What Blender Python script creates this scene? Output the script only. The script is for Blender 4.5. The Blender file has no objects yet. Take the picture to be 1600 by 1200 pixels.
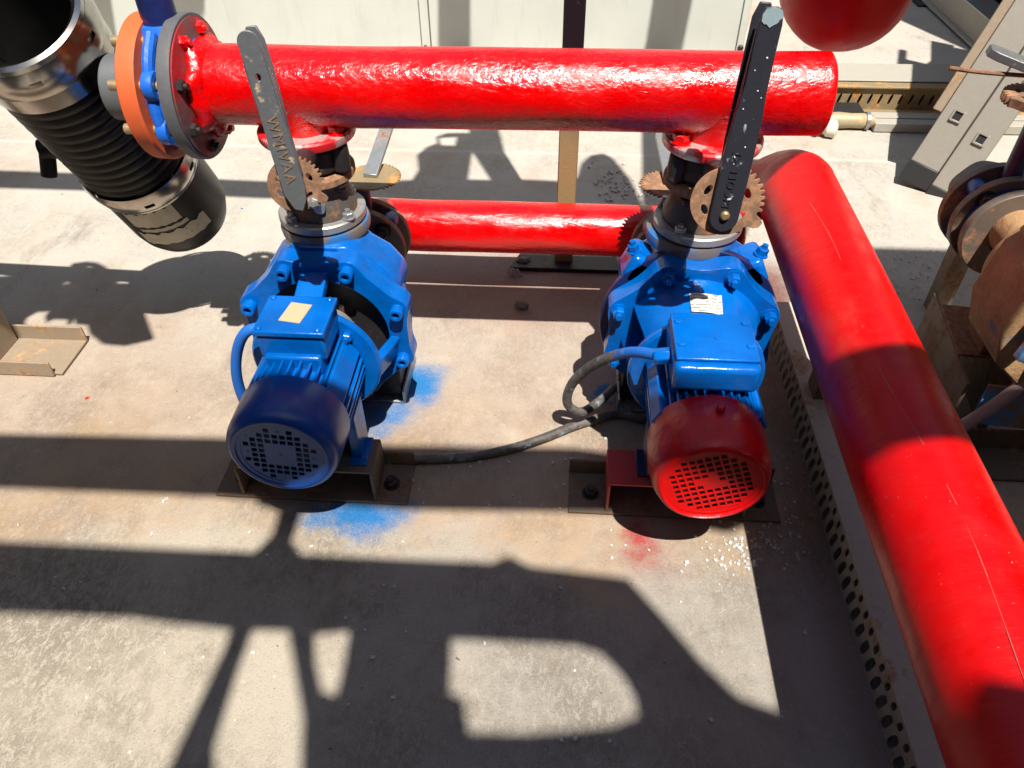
import bpy, bmesh, math, random
from math import sin, cos, pi, radians, sqrt, atan2
from mathutils import Vector, Matrix
random.seed(7)
scene = bpy.context.scene
COL = scene.collection
H = 1.4                      # eye height of the camera
# ------------------------------------------------------------------ camera
F, PITCH, YAW, ROLL = 1200.0, radians(42.5), radians(4.2), radians(.6)
fw = Vector((-sin(YAW)*cos(PITCH), cos(YAW)*cos(PITCH), -sin(PITCH)))
rt0 = Vector((cos(YAW), sin(YAW), 0)); up0 = rt0.cross(fw)
rt = rt0*cos(ROLL) - up0*sin(ROLL)
up = rt0*sin(ROLL) + up0*cos(ROLL)
cam = bpy.data.cameras.new('camera'); camo = bpy.data.objects.new('camera', cam); COL.objects.link(camo)
cam.sensor_fit = 'HORIZONTAL'; cam.sensor_width = 36; cam.lens = 36*F/1600
cam.clip_start = .02; cam.clip_end = 400
M = Matrix((rt, up, -fw)).transposed().to_4x4(); M.translation = Vector((0, 0, H))
camo.matrix_world = M
scene.camera = camo
# ------------------------------------------------------------------ sky, sun, exposure
SX, SY = -.165, .455          # where a point one metre up throws its shadow
w = bpy.data.worlds.new('World'); scene.world = w; w.use_nodes = True
nt = w.node_tree; bg = nt.nodes['Background']
sky = nt.nodes.new('ShaderNodeTexSky'); sky.sky_type = 'NISHITA'; sky.sun_disc = False
sky.sun_elevation = math.atan(1/sqrt(SX*SX+SY*SY)); sky.sun_rotation = atan2(-SX, -SY)
nt.links.new(sky.outputs[0], bg.inputs[0]); bg.inputs[1].default_value = .085
sl = bpy.data.lights.new('sun', 'SUN'); sl.energy = 5.0; sl.angle = radians(.53); sl.color = (1, .955, .88)
so = bpy.data.objects.new('sun', sl); COL.objects.link(so)
so.rotation_euler = Vector((SX, SY, -1)).to_track_quat('-Z', 'Y').to_euler(); so.location = (1, -3, 6)
scene.view_settings.view_transform = 'Standard'; scene.view_settings.look = 'None'
scene.view_settings.exposure = .74; scene.view_settings.gamma = 1

# ------------------------------------------------------------------ measuring helpers (photo point on a known plane)
def ray(px, py): return (fw*F + rt*(px-800) + up*(600-py)).normalized()
def onz(px, py, z=0.):
    d = ray(px, py); return Vector((0, 0, H)) + d*((z-H)/d.z)
def ony(px, py, y):
    d = ray(px, py); return Vector((0, 0, H)) + d*(y/d.y)
V = Vector
# ------------------------------------------------------------------ mesh helpers
class MB:
    def __init__(s): s.bm = bmesh.new()
    def face(s, pts):
        return s.bm.faces.new([s.bm.verts.new(p) for p in pts])
    def box(s, c, d, rot=None):
        c = V(c); m = Matrix.Translation(c) @ (rot.to_4x4() if rot else Matrix.Identity(4)) @ Matrix.Diagonal((d[0], d[1], d[2], 1))
        bmesh.ops.create_cube(s.bm, size=1, matrix=m); return s
    def cube(s, x0, x1, y0, y1, z0, z1): return s.box(((x0+x1)/2, (y0+y1)/2, (z0+z1)/2), (x1-x0, y1-y0, z1-z0))
    def lathe(s, prof, o, ax, seg=40, wob=None):
        o = V(o); ax = V(ax).normalized(); a = ax.orthogonal().normalized(); b = ax.cross(a)
        rings = []
        for r, h in prof:
            if r < 1e-5: rings.append([s.bm.verts.new(o+ax*h)]); continue
            rg = []
            for i in range(seg):
                t = 2*pi*i/seg; rr = r*(1+wob(t, h)) if wob else r
                rg.append(s.bm.verts.new(o+ax*h+(a*cos(t)+b*sin(t))*rr))
            rings.append(rg)
        for A, B in zip(rings, rings[1:]):
            for i in range(seg):
                j = (i+1) % seg
                if len(A) == 1 and len(B) == 1: continue
                if len(A) == 1: s.bm.faces.new((A[0], B[i], B[j]))
                elif len(B) == 1: s.bm.faces.new((A[i], B[0], A[j]))
                else: s.bm.faces.new((A[i], B[i], B[j], A[j]))
        return s
    def cyl(s, p0, p1, r, seg=24, r2=None):
        p0, p1 = V(p0), V(p1); L = (p1-p0).length; r2 = r if r2 is None else r2
        return s.lathe([(0, 0), (r, 0), (r2, L), (0, L)], p0, p1-p0, seg)
    def ring(s, p0, p1, r0, r1, seg=40):
        p0, p1 = V(p0), V(p1); L = (p1-p0).length
        return s.lathe([(r0, 0), (r1, 0), (r1, L), (r0, L), (r0, 0)], p0, p1-p0, seg)
    def prism(s, loops, m, t):
        """outline loops (first outer, rest holes) in XY of matrix m, thickness t along its Z"""
        es = []
        for lp in loops:
            vs = [s.bm.verts.new(m @ V((x, y, 0))) for x, y in lp]
            es += [s.bm.edges.new((vs[i], vs[(i+1) % len(vs)])) for i in range(len(vs))]
        r = bmesh.ops.triangle_fill(s.bm, edges=es, use_beauty=True)
        fs = [f for f in r['geom'] if isinstance(f, bmesh.types.BMFace)]
        e = bmesh.ops.extrude_face_region(s.bm, geom=fs)
        nv = [v for v in e['geom'] if isinstance(v, bmesh.types.BMVert)]
        bmesh.ops.translate(s.bm, vec=(m.to_3x3() @ V((0, 0, t))), verts=nv); return s
    def tube(s, pts, r, seg=12, sub=6, cap=True):
        pts = [V(p) for p in pts]
        P = []
        for i in range(len(pts)-1):
            p0, p1, p2, p3 = pts[max(i-1, 0)], pts[i], pts[i+1], pts[min(i+2, len(pts)-1)]
            for k in range(sub):
                t = k/sub
                P.append(.5*((2*p1)+(p2-p0)*t+(2*p0-5*p1+4*p2-p3)*t*t+(3*p1-p0-3*p2+p3)*t**3))
        P.append(pts[-1])
        a = None; rings = []
        for i, p in enumerate(P):
            tg = (P[min(i+1, len(P)-1)]-P[max(i-1, 0)]).normalized()
            a = tg.orthogonal().normalized() if a is None else (a-tg*a.dot(tg)).normalized()
            b = tg.cross(a)
            rings.append([s.bm.verts.new(p+(a*cos(2*pi*k/seg)+b*sin(2*pi*k/seg))*r) for k in range(seg)])
        for A, B in zip(rings, rings[1:]):
            for k in range(seg): s.bm.faces.new((A[k], A[(k+1) % seg], B[(k+1) % seg], B[k]))
        if cap: s.bm.faces.new(rings[0][::-1]); s.bm.faces.new(rings[-1])
        return s
    def mesh(s, name, origin=(0, 0, 0), sharp=33):
        bm = s.bm
        bmesh.ops.remove_doubles(bm, verts=bm.verts, dist=1e-6)
        bmesh.ops.recalc_face_normals(bm, faces=bm.faces)
        bmesh.ops.translate(bm, vec=-V(origin), verts=bm.verts)
        for f in bm.faces: f.smooth = True
        for e in bm.edges:
            if len(e.link_faces) != 2 or e.calc_face_angle(0) > radians(sharp): e.smooth = False
        me = bpy.data.meshes.new(name); bm.to_mesh(me); bm.free(); return me

def wloc(o): return o.location + (wloc(o.parent) if o.parent else V((0, 0, 0)))
def obj(name, mb, mat, parent=None, loc=None, bev=0., label=None, sharp=33, seg=2):
    base = wloc(parent) if parent else V(loc or (0, 0, 0))
    me = mb.mesh(name, base, sharp); me.materials.append(mat)
    o = bpy.data.objects.new(name, me); COL.objects.link(o)
    if parent: o.parent = parent
    else: o.location = base
    if bev:
        b = o.modifiers.new('bevel', 'BEVEL'); b.width = bev; b.segments = seg; b.limit_method = 'ANGLE'; b.angle_limit = radians(40)
    if label: o['label'] = label
    return o
def tag(o, label, cat, group=None):
    o['label'] = label; o['category'] = cat
    if group: o['group'] = group
    return o
def thing(name, loc, label, cat, group=None):
    o = bpy.data.objects.new(name, None); COL.objects.link(o); o.location = loc; o.empty_display_size = .1
    return tag(o, label, cat, group)
def piece(name, me, parent, pos, axis=(0, 0, 1), spin=0., scale=1.):
    """a repeated part sharing mesh data; mesh axis +Z is laid along axis"""
    o = bpy.data.objects.new(name, me); COL.objects.link(o); o.parent = parent
    o.location = V(pos)-wloc(parent)
    q = V((0, 0, 1)).rotation_difference(V(axis)); o.rotation_mode = 'QUATERNION'
    from mathutils import Quaternion
    o.rotation_quaternion = q @ Quaternion((0, 0, 1), spin); o.scale = (scale,)*3
    return o
def struct(o): o['kind'] = 'structure'; return o
def text_mesh(body, size, m, mat, parent, depth=.0012, name='raised_lettering'):
    cu = bpy.data.curves.new(name, 'FONT'); cu.body = body; cu.size = size; cu.extrude = depth; cu.align_x = 'CENTER'; cu.align_y = 'CENTER'
    cu.resolution_u = 2; cu.space_character = 1.15
    t = bpy.data.objects.new('tmp', cu); COL.objects.link(t); bpy.context.view_layer.update()
    me = bpy.data.meshes.new_from_object(t.evaluated_get(bpy.context.evaluated_depsgraph_get()))
    bpy.data.objects.remove(t); bpy.data.curves.remove(cu)
    me.transform(Matrix.Translation(-wloc(parent)) @ m); me.materials.clear(); me.materials.append(mat); me.name = name
    o = bpy.data.objects.new(name, me); COL.objects.link(o); o.parent = parent; return o

# ------------------------------------------------------------------ materials
class NT:
    def __init__(s, name):
        s.m = bpy.data.materials.new(name); s.m.use_nodes = True; s.t = s.m.node_tree; s.b = s.t.nodes['Principled BSDF']
        g = s.t.nodes.new('ShaderNodeNewGeometry'); s.pos = g.outputs['Position']; s.geo = g
    def n(s, t, **k):
        nd = s.t.nodes.new(t)
        for a, v in k.items(): setattr(nd, a, v)
        return nd
    def put(s, i, v):
        if isinstance(v, bpy.types.NodeSocket): s.t.links.new(v, i)
        else:
            if hasattr(i, 'default_value'):
                if i.type == 'RGBA' and len(v) == 3: v = (*v, 1)
                i.default_value = v
    def noise(s, sc, det=4, rough=.6, vec=None, dist=0.):
        nd = s.n('ShaderNodeTexNoise'); nd.inputs['Scale'].default_value = sc; nd.inputs['Detail'].default_value = det
        nd.inputs['Roughness'].default_value = rough; nd.inputs['Distortion'].default_value = dist
        s.put(nd.inputs['Vector'], vec or s.pos); return nd.outputs['Fac']
    def voro(s, sc, feat='F1', vec=None, out='Distance'):
        nd = s.n('ShaderNodeTexVoronoi', feature=feat); nd.inputs['Scale'].default_value = sc; s.put(nd.inputs['Vector'], vec or s.pos); return nd.outputs[out]
    def ramp(s, f, a, b):
        nd = s.n('ShaderNodeMapRange'); nd.interpolation_type = 'SMOOTHSTEP'
        s.put(nd.inputs['Value'], f); nd.inputs['From Min'].default_value = a; nd.inputs['From Max'].default_value = b; return nd.outputs['Result']
    def mix(s, f, a, b, mode='MIX'):
        nd = s.n('ShaderNodeMix', data_type='RGBA', blend_type=mode); s.put(nd.inputs[0], f); s.put(nd.inputs[6], a); s.put(nd.inputs[7], b); return nd.outputs[2]
    def math(s, op, a, b=0.):
        nd = s.n('ShaderNodeMath', operation=op); s.put(nd.inputs[0], a); s.put(nd.inputs[1], b); return nd.outputs[0]
    def vec(s, scale=(1, 1, 1), rot=(0, 0, 0), loc=(0, 0, 0)):
        nd = s.n('ShaderNodeMapping'); s.put(nd.inputs['Vector'], s.pos)
        nd.inputs['Scale'].default_value = scale; nd.inputs['Rotation'].default_value = rot; nd.inputs['Location'].default_value = loc; return nd.outputs[0]
    def sep(s):
        nd = s.n('ShaderNodeSeparateXYZ'); s.put(nd.inputs[0], s.pos); return nd.outputs
    def blob(s, c, r0, r1, sc=(1, 1, 1), rag=None):
        """1 inside r0 of c, 0 beyond r1"""
        nd = s.n('ShaderNodeVectorMath', operation='SUBTRACT'); s.put(nd.inputs[0], s.pos); nd.inputs[1].default_value = c
        n2 = s.n('ShaderNodeVectorMath', operation='MULTIPLY'); s.put(n2.inputs[0], nd.outputs[0]); n2.inputs[1].default_value = sc
        n3 = s.n('ShaderNodeVectorMath', operation='LENGTH'); s.put(n3.inputs[0], n2.outputs[0])
        d = n3.outputs['Value']
        if rag: d = s.math('ADD', d, rag)
        return s.ramp(d, r1, r0)
    def bump(s, h, st, d=.002, prev=None):
        nd = s.n('ShaderNodeBump'); nd.inputs['Strength'].default_value = st; nd.inputs['Distance'].default_value = d
        s.put(nd.inputs['Height'], h)
        if prev: s.put(nd.inputs['Normal'], prev)
        return nd.outputs[0]
    def fin(s, col, rough=.5, metal=0., normal=None, spec=None, coat=None):
        s.put(s.b.inputs['Base Color'], col); s.put(s.b.inputs['Roughness'], rough); s.put(s.b.inputs['Metallic'], metal)
        if normal: s.put(s.b.inputs['Normal'], normal)
        if spec is not None: s.b.inputs['Specular IOR Level'].default_value = spec
        if coat: s.b.inputs['Coat Weight'].default_value = coat; s.b.inputs['Coat Roughness'].default_value = .12
        return s.m

def paint(name, c, c2, rough=.28, bump=.5, bscale=60, chips=0., chip_col=(.1, .06, .04), dusty=.1, stretch=(1, 1, 1), spec=.5):
    t = NT(name); v = t.vec(stretch)
    a = t.noise(9, 4); col = t.mix(t.ramp(a, .35, .7), c, c2)
    if chips: col = t.mix(t.ramp(t.noise(38, 5, .7), chips, chips+.04), col, chip_col)
    f = t.noise(140, 3); dust = t.ramp(t.noise(5, 6, .7), .52, .8)
    col = t.mix(t.math('MULTIPLY', dust, dusty), col, (.30, .25, .19))
    nb = t.bump(t.noise(bscale, 4, .6, v), bump, .004); nb = t.bump(t.noise(bscale*.22, 2, .5, v), bump*.8, .01, nb)
    return t.fin(col, t.math('ADD', t.math('MULTIPLY', f, .18), rough-.07), 0, nb, spec)

def red_paint(name, bump, bscale, rough, stretch, purple=None, spec=.42, dust=0.):
    t = NT(name); v = t.vec(stretch)
    col = t.mix(t.ramp(t.noise(6, 4), .35, .7), (.62, .0, .0), (.52, .0, .001))
    col = t.mix(t.math('MULTIPLY', t.ramp(t.noise(26, 5, .7), .56, .75), .5), col, (.42, .004, .008))
    if dust:
        col = t.mix(t.math('MULTIPLY', t.ramp(t.noise(4, 8, .75, t.vec((1, .5, 1))), .5, .72), dust), col, (.42, .12, .09))
        col = t.mix(t.math('MULTIPLY', t.ramp(t.noise(120, 3, .7), .68, .74), dust*2.2), col, (.5, .3, .24))
        col = t.mix(t.math('MULTIPLY', t.ramp(t.noise(60, 5, .8, t.vec((.3, 4, .3))), .60, .72), dust*1.6), col, (.34, .003, .01))
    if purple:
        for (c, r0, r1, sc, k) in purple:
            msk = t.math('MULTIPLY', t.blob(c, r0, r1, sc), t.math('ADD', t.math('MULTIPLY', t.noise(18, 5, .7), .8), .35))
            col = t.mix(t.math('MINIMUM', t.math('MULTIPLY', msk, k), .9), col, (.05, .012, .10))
    nb = t.bump(t.noise(bscale, 5, .62, v, .6), bump, .005)
    nb = t.bump(t.noise(bscale*.3, 3, .5, v), bump*.55, .01, nb)
    return t.fin(col, t.math('ADD', t.math('MULTIPLY', t.ramp(t.noise(14, 6, .7), .3, .75), .26), rough-.05), 0, nb, spec)

def steel(name, c, rust=.0, rcol=(.16, .065, .025), rough=.45, metal=.6, scale=14, c2=None, bump=.25):
    t = NT(name)
    col = t.mix(t.noise(70, 4), c, c2 or tuple(x*.7 for x in c))
    a = t.noise(scale, 6, .7)
    mk = t.ramp(a, .62-rust*.5, .70-rust*.4) if rust else 0.
    if rust:
        rc = t.mix(t.ramp(t.noise(60, 4, .7), .35, .7), rcol, tuple(x*1.9 for x in rcol)); col = t.mix(mk, col, rc)
        me = t.math('MULTIPLY', t.math('SUBTRACT', 1., mk), metal)
        ro = t.math('ADD', t.math('MULTIPLY', mk, .4), rough)
    else: me, ro = metal, rough
    return t.fin(col, ro, me, t.bump(t.noise(160, 5, .7), bump, .002))

RED_TOP = red_paint('red_brush_enamel', .42, 92, .17, (.7, 1, 1), None, .75)
RED_LOW = red_paint('red_enamel_lower', .4, 60, .18, (.3, 1, 1), None, .7)
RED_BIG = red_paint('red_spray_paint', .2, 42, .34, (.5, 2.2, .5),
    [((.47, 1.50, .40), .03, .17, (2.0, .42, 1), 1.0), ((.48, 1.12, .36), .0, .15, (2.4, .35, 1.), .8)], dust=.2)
def fan_red():
    t = NT('red_fan_cover_paint')
    col = t.mix(t.ramp(t.noise(14, 5), .4, .65), (.56, .002, .003), (.42, .003, .008))
    col = t.mix(t.ramp(t.noise(30, 5, .75), .66, .69), col, (.12, .02, .02))
    nb = t.bump(t.noise(26, 4, .6), .45, .008); nb = t.bump(t.voro(19, 'DISTANCE_TO_EDGE'), .15, .003, nb)
    return t.fin(col, t.math('ADD', t.math('MULTIPLY', t.noise(20), .3), .2), 0, nb)
RED_FAN = fan_red()
RED_DISC = red_paint('red_fan_grille_paint', .1, 50, .35, (1, 1, 1))
BLUE = paint('blue_spray_paint', (.0, .115, .47), (.0, .08, .33), .22, .3, 70, .70, (.02, .03, .08), dusty=.05, spec=.35)
BLUE2 = paint('blue_gloss_paint', (.0, .118, .47), (.0, .082, .35), .17, .4, 40, .70, (.02, .03, .07), dusty=.05, spec=.4)
NAVY = paint('navy_fan_cover_paint', (.003, .058, .31), (.003, .045, .25), .3, .08, 40)
def navy_face():
    t = NT('grille_blue_paint')
    return t.fin(t.mix(t.noise(60, 4), (.015, .085, .36), (.03, .09, .30)), .42, 0, t.bump(t.noise(90), .15))
NAVYF = navy_face()
DKBLUE = paint('worn_blue_enamel', (.015, .06, .36), (.01, .035, .2), .35, .3, 60, .62, (.12, .13, .16))
VALVEBLUE = paint('blue_valve_enamel', (.01, .12, .55), (.01, .09, .42), .4, .3, 60, .66, (.14, .14, .16))
NECK = paint('deep_navy_enamel', (.008, .016, .09), (.006, .01, .05), .35, .25, 60, .7, (.04, .04, .05))
ORANGE = paint('orange_flange_coating', (.68, .115, .03), (.60, .10, .028), .55, .15, 50, .72, (.45, .2, .1))
GREYPL = paint('grey_plastic', (.11, .115, .125), (.09, .095, .1), .5, .1, 60)
RUBBER = paint('black_rubber', (.005, .005, .006), (.008, .0075, .0075), .40, .08, 80, dusty=.0, spec=.22)
def blackcan():
    t = NT('black_filter_paint')
    return t.fin(t.mix(t.ramp(t.noise(7, 5), .4, .75), (.012, .012, .012), (.024, .022, .019)), .42, 0, t.bump(t.noise(120), .05), .3)
CAN = blackcan()
CHROME = steel('brushed_stainless', (.55, .52, .48), 0, rough=.22, metal=1., bump=.04)
GALV = steel('galvanised_steel', (.42, .43, .43), .12, rough=.42, metal=.7)
FLANGE = steel('machined_flange_steel', (.40, .385, .36), .06, rough=.42, metal=.5, scale=20)
DARKF = steel('dark_flange_steel', (.12, .11, .10), .28, rough=.5, metal=.3)
GREYF = steel('grey_primed_flange', (.13, .13, .14), .05, rough=.55, metal=.2)
DARKVALVE = steel('dark_cast_valve', (.03, .026, .026), .12, (.09, .04, .03), .5, .3)
RUST = steel('rusty_steel', (.17, .11, .075), .75, (.15, .08, .045), .6, .2)
RUSTP = steel('rust_brown_plate', (.25, .15, .095), .5, (.19, .10, .055), .6, .25, 30)
SUCF = steel('brown_suction_flange', (.19, .15, .12), .25, (.2, .1, .05), .55, .3)
BASE = steel('brown_oxidised_channel', (.17, .125, .09), .3, (.12, .07, .04), .65, .15, 10)
BEIGE = steel('dusty_beige_channel', (.34, .26, .18), .22, (.24, .15, .08), .65, .1, 8)
ALU = steel('dull_aluminium', (.40, .37, .31), 0, rough=.5, metal=.45, bump=.1, c2=(.33, .30, .26))
LEVER = steel('grey_cast_lever', (.155, .165, .175), .06, (.3, .22, .12), .45, .45, 22)
LEVERB = steel('charcoal_lever_paint', (.026, .028, .038), .02, (.4, .42, .45), .4, .1, 40)
STUD = steel('yellow_zinc_stud', (.50, .38, .22), .1, rough=.4, metal=.6)
BRASS = steel('brass_nut', (.48, .36, .16), .1, rough=.4, metal=.7)
def redsteel():
    t = NT('steel_with_red_overspray')
    z = t.noise(17, 4, .6)
    return t.fin(t.mix(t.ramp(z, .40, .56), (.55, .53, .5), (.6, .01, .015)), .38, t.math('MULTIPLY', t.ramp(z, .56, .4), .6), t.bump(t.noise(60, 4), .3, .003))
REDST = redsteel()
def bluesteel():
    t = NT('steel_with_blue_overspray'); x = t.sep()['X']
    z = t.math('ADD', t.noise(14, 4, .6), 0)
    return t.fin(t.mix(t.ramp(z, .45, .58), (.17, .145, .13), (.03, .16, .42)), .5, .25, t.bump(t.noise(60, 4), .3, .003))
BLUEST = bluesteel()
def maroon():
    t = NT('dark_red_flange_face')
    return t.fin(t.mix(t.ramp(t.noise(9, 5, .7), .4, .6), (.10, .07, .07), (.30, .012, .018)), .5, .1, t.bump(t.noise(50, 4), .4, .004))
MAROON = maroon()
def rustcast():
    t = NT('rusted_cast_iron')
    c = t.mix(t.ramp(t.noise(12, 6, .75), .35, .65), (.44, .27, .13), (.30, .16, .075))
    c = t.mix(t.ramp(t.noise(9, 5, .7), .54, .64), c, (.12, .16, .22))
    c = t.mix(t.ramp(t.noise(20, 5, .7), .66, .72), c, (.55, .5, .4))
    return t.fin(c, .8, 0, t.bump(t.noise(70, 6, .7), .6, .006))
RUSTC = rustcast()
def ironblue():
    t = NT('rust_with_old_blue_paint')
    return t.fin(t.mix(t.ramp(t.noise(16, 5, .7), .42, .6), (.12, .32, .6), (.36, .18, .07)), .7, 0, t.bump(t.noise(70, 6), .4, .004))
IRONB = ironblue()
def panel_m():
    t = NT('off_white_sheet_metal')
    c = t.mix(t.ramp(t.noise(3, 5), .4, .7), (.56, .575, .52), (.52, .535, .485))
    c = t.mix(t.math('MULTIPLY', t.ramp(t.noise(5, 7, .75, t.vec((3, 1, .5))), .52, .75), .35), c, (.40, .39, .34))
    c = t.mix(t.ramp(t.noise(24, 3), .72, .76), c, (.44, .44, .40))
    return t.fin(c, .45, 0, t.bump(t.noise(5, 2), .08, .01))
PANEL = panel_m()
def tan_plain(name, c, rough=.7, sc=60): 
    t = NT(name); return t.fin(t.mix(t.noise(sc, 4), c, tuple(x*.8 for x in c)), rough, 0, t.bump(t.noise(sc*3), .2))
TAN = tan_plain('tan_label', (.50, .38, .23), .6)
CREAM = tan_plain('cream_plastic', (.7, .66, .55), .5)
BEAD = tan_plain('white_chippings', (.55, .53, .51), .8)
STONE = tan_plain('grey_stone', (.17, .15, .13), .9)
DARKBOX = tan_plain('black_machine_paint', (.02, .019, .02), .5)
TRUNK = tan_plain('dusty_grey_trunking', (.40, .37, .31), .6)
OCHRE = steel('ochre_galvanised_strip', (.36, .27, .15), .25, (.28, .15, .05), .6, .3)
TRAY = steel('dusty_cable_tray', (.44, .385, .31), .1, (.2, .12, .06), .62, .25)
TRAYL = steel('lit_tray_lip', (.56, .48, .38), .12, (.3, .2, .12), .65, .1, 7)  # lit top painted in: lighter tone than the tray side
POSTM = None
def post_m():
    t = NT('flaking_post_lit_foot'); z = t.sep()['Z']
    f = t.math('ADD', z, t.math('MULTIPLY', t.noise(9, 4), .2))
    c = t.mix(t.ramp(f, .5, .72), (.30, .215, .10), (.085, .085, .10))  # lit lower part and shaded upper part painted by height
    c = t.mix(t.ramp(t.noise(24, 5, .7), .66, .7), c, (.5, .38, .33))
    return t.fin(c, .6, .1, t.bump(t.noise(90, 5), .3, .003))
POSTM = post_m()
def label_m(name, axis, k, paper=(.62, .58, .47)):
    t = NT(name); v = t.vec()
    p = t.sep(); lines = t.math('FRACT', t.math('MULTIPLY', p[axis], k))
    words = t.ramp(t.noise(150, 1), .47, .53)
    mk = t.math('MULTIPLY', t.math('MULTIPLY', t.ramp(lines, .5, .6), words), .75)
    return t.fin(t.mix(mk, paper, (.12, .11, .1)), .55, .1)
NAMEPL = label_m('printed_nameplate', 'Y', 115)
def worn_label():
    t = NT('worn_filter_label')
    c = t.mix(t.ramp(t.noise(70, 4, .7), .62, .68), (.56, .53, .42), (.08, .075, .06))
    return t.fin(t.mix(t.ramp(t.noise(18, 5), .4, .7), c, (.44, .40, .29)), .6)
LABELP = worn_label()
def cable_m():
    t = NT('dusty_black_cable'); p = t.sep()
    c = t.mix(t.ramp(t.noise(28, 5, .7), .4, .7), (.06, .054, .05), (.17, .145, .13))
    c = t.mix(t.ramp(t.noise(55, 3), .6, .66), c, (.16, .26, .30))
    z = t.math('ADD', p['Z'], t.math('MULTIPLY', t.noise(30), .05))
    left = t.math('MULTIPLY', t.ramp(p['X'], -.56, -.60), t.ramp(z, .2, .27))
    right = t.ramp(t.math('ADD', p['X'], t.math('MULTIPLY', t.noise(30), .04)), .135, .165)
    right = t.math('MULTIPLY', right, t.ramp(p['Z'], .2, .28))
    c = t.mix(t.math('MAXIMUM', left, right), c, (.01, .13, .52))
    return t.fin(c, .55, 0, t.bump(t.noise(120), .2))
CABLE = cable_m()
def concrete():
    t = NT('weathered_concrete'); p = t.sep(); Y = p['Y']; X = p['X']
    n1 = t.noise(1.6, 6, .65); n2 = t.noise(7, 8, .72); n3 = t.noise(45, 7, .78); n4 = t.noise(240, 4, .75)
    yj = t.math('ADD', Y, t.math('MULTIPLY', t.math('SUBTRACT', n1, .5), 1.1))
    c = t.mix(t.ramp(yj, 1.35, 2.2), (.365, .285, .22), (.43, .40, .35))
    c = t.mix(t.math('MULTIPLY', t.ramp(n2, .48, .7), .6), c, (.47, .41, .32))
    c = t.mix(t.math('MULTIPLY', t.ramp(n1, .5, .3), .5), c, (.35, .235, .15))
    # cream laitance on the bay in front, worn through to grey aggregate
    fr = t.ramp(yj, 1.12, .85)
    c = t.mix(t.math('MULTIPLY', fr, .75), c, (.40, .362, .292))
    g = t.math('MULTIPLY', fr, t.ramp(t.math('ADD', X, t.math('MULTIPLY', n2, .4)), -.35, .2))
    c = t.mix(t.math('MULTIPLY', g, .6), c, (.25, .235, .215))
    patch = t.math('MULTIPLY', t.ramp(t.noise(2.2, 7, .72), .40, .62), t.math('ADD', .4, t.math('MULTIPLY', t.ramp(yj, 1.7, 1.0), .6)))
    sv = t.vec((1, .55, 1), (0, 0, .7))
    w1 = t.ramp(t.noise(62, 9, .85, sv, .8), .485, .53); w2 = t.ramp(t.noise(130, 6, .8, sv), .5, .56)
    wear = t.math('MULTIPLY', t.math('MAXIMUM', w1, t.math('MULTIPLY', w2, .6)), patch)
    c = t.mix(t.math('MULTIPLY', wear, .75), c, (.19, .155, .118))
    c = t.mix(t.math('MULTIPLY', t.ramp(t.noise(34, 9, .86), .55, .66), .5), c, (.50, .455, .38))
    c = t.mix(t.math('MULTIPLY', t.ramp(t.noise(5, 8, .78, t.vec((1, .4, 1))), .54, .72), .55), c, (.17, .13, .1))
    c = t.mix(t.math('MULTIPLY', t.ramp(t.noise(11, 9, .82), .56, .70), .4), c, (.20, .155, .115))
    c = t.mix(t.math('MULTIPLY', t.ramp(n4, .55, .66), .45), c, (.13, .11, .09))
    c = t.mix(t.math('MULTIPLY', t.ramp(n4, .43, .33), .35), c, (.55, .51, .44))
    c = t.mix(t.ramp(t.noise(31, 2), .765, .785), c, (.07, .065, .06))
    c = t.mix(t.math('MULTIPLY', t.ramp(t.noise(58, 2, .5, t.vec((1, 1, 1), (0, 0, 0), (3, 7, 0))), .74, .77), .8), c, (.08, .07, .06))
    # brown run-off edge along the first bay
    c = t.mix(t.math('MULTIPLY', t.ramp(t.math('ABSOLUTE', t.math('SUBTRACT', yj, 1.10)), .22, .02), t.math('MULTIPLY', t.ramp(n2, .35, .6), .6)), c, (.36, .245, .14))
    rag = t.math('MULTIPLY', t.math('SUBTRACT', t.noise(11, 5, .65), .5), .16)
    # overspray: fine droplets thinning outwards; first, maroon patch paints in shade beside header pipe
    fine = t.math('ADD', t.math('MULTIPLY', t.ramp(n4, .25, .75), .55), t.math('ADD', t.math('MULTIPLY', n3, .6), t.math('ADD', .2, t.math('MULTIPLY', n2, .4))))
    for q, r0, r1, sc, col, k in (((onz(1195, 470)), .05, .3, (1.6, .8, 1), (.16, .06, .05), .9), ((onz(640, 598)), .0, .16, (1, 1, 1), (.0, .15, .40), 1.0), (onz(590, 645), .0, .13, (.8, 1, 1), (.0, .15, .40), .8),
            (onz(560, 804), .0, .15, (.7, 1.4, 1), (.0, .14, .38), .95), (onz(948, 612), .0, .05, (1, 1, 1), (.0, .18, .40), .9), (onz(930, 455), .02, .2, (.7, 1, 1), (.24, .10, .08), .3),
            (onz(1000, 842), .0, .10, (1.5, .9, 1), (.34, .03, .03), .85), (onz(1020, 880), .0, .16, (.9, 1.2, 1), (.36, .12, .1), .3), (onz(960, 745), .03, .2, (1, 1.2, 1), (.25, .08, .07), .4), (onz(830, 440), .1, .6, (.7, 1.5, 1), (.26, .14, .115), .6)):
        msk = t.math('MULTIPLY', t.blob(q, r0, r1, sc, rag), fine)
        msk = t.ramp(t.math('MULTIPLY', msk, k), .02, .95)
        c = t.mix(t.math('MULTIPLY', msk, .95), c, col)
    c = t.mix(t.blob(onz(136, 622), .004, .0075), c, (.5, .02, .02))
    for q in ((345, 322), (352, 330), (378, 326), (318, 303), (290, 310), (925, 255)):
        c = t.mix(t.blob(onz(*q), .003, .007), c, (.05, .16, .28))
    ln = t.math('ABSOLUTE', t.math('SUBTRACT', t.math('ADD', Y, t.math('MULTIPLY', n3, .012)), 2.905))
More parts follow.
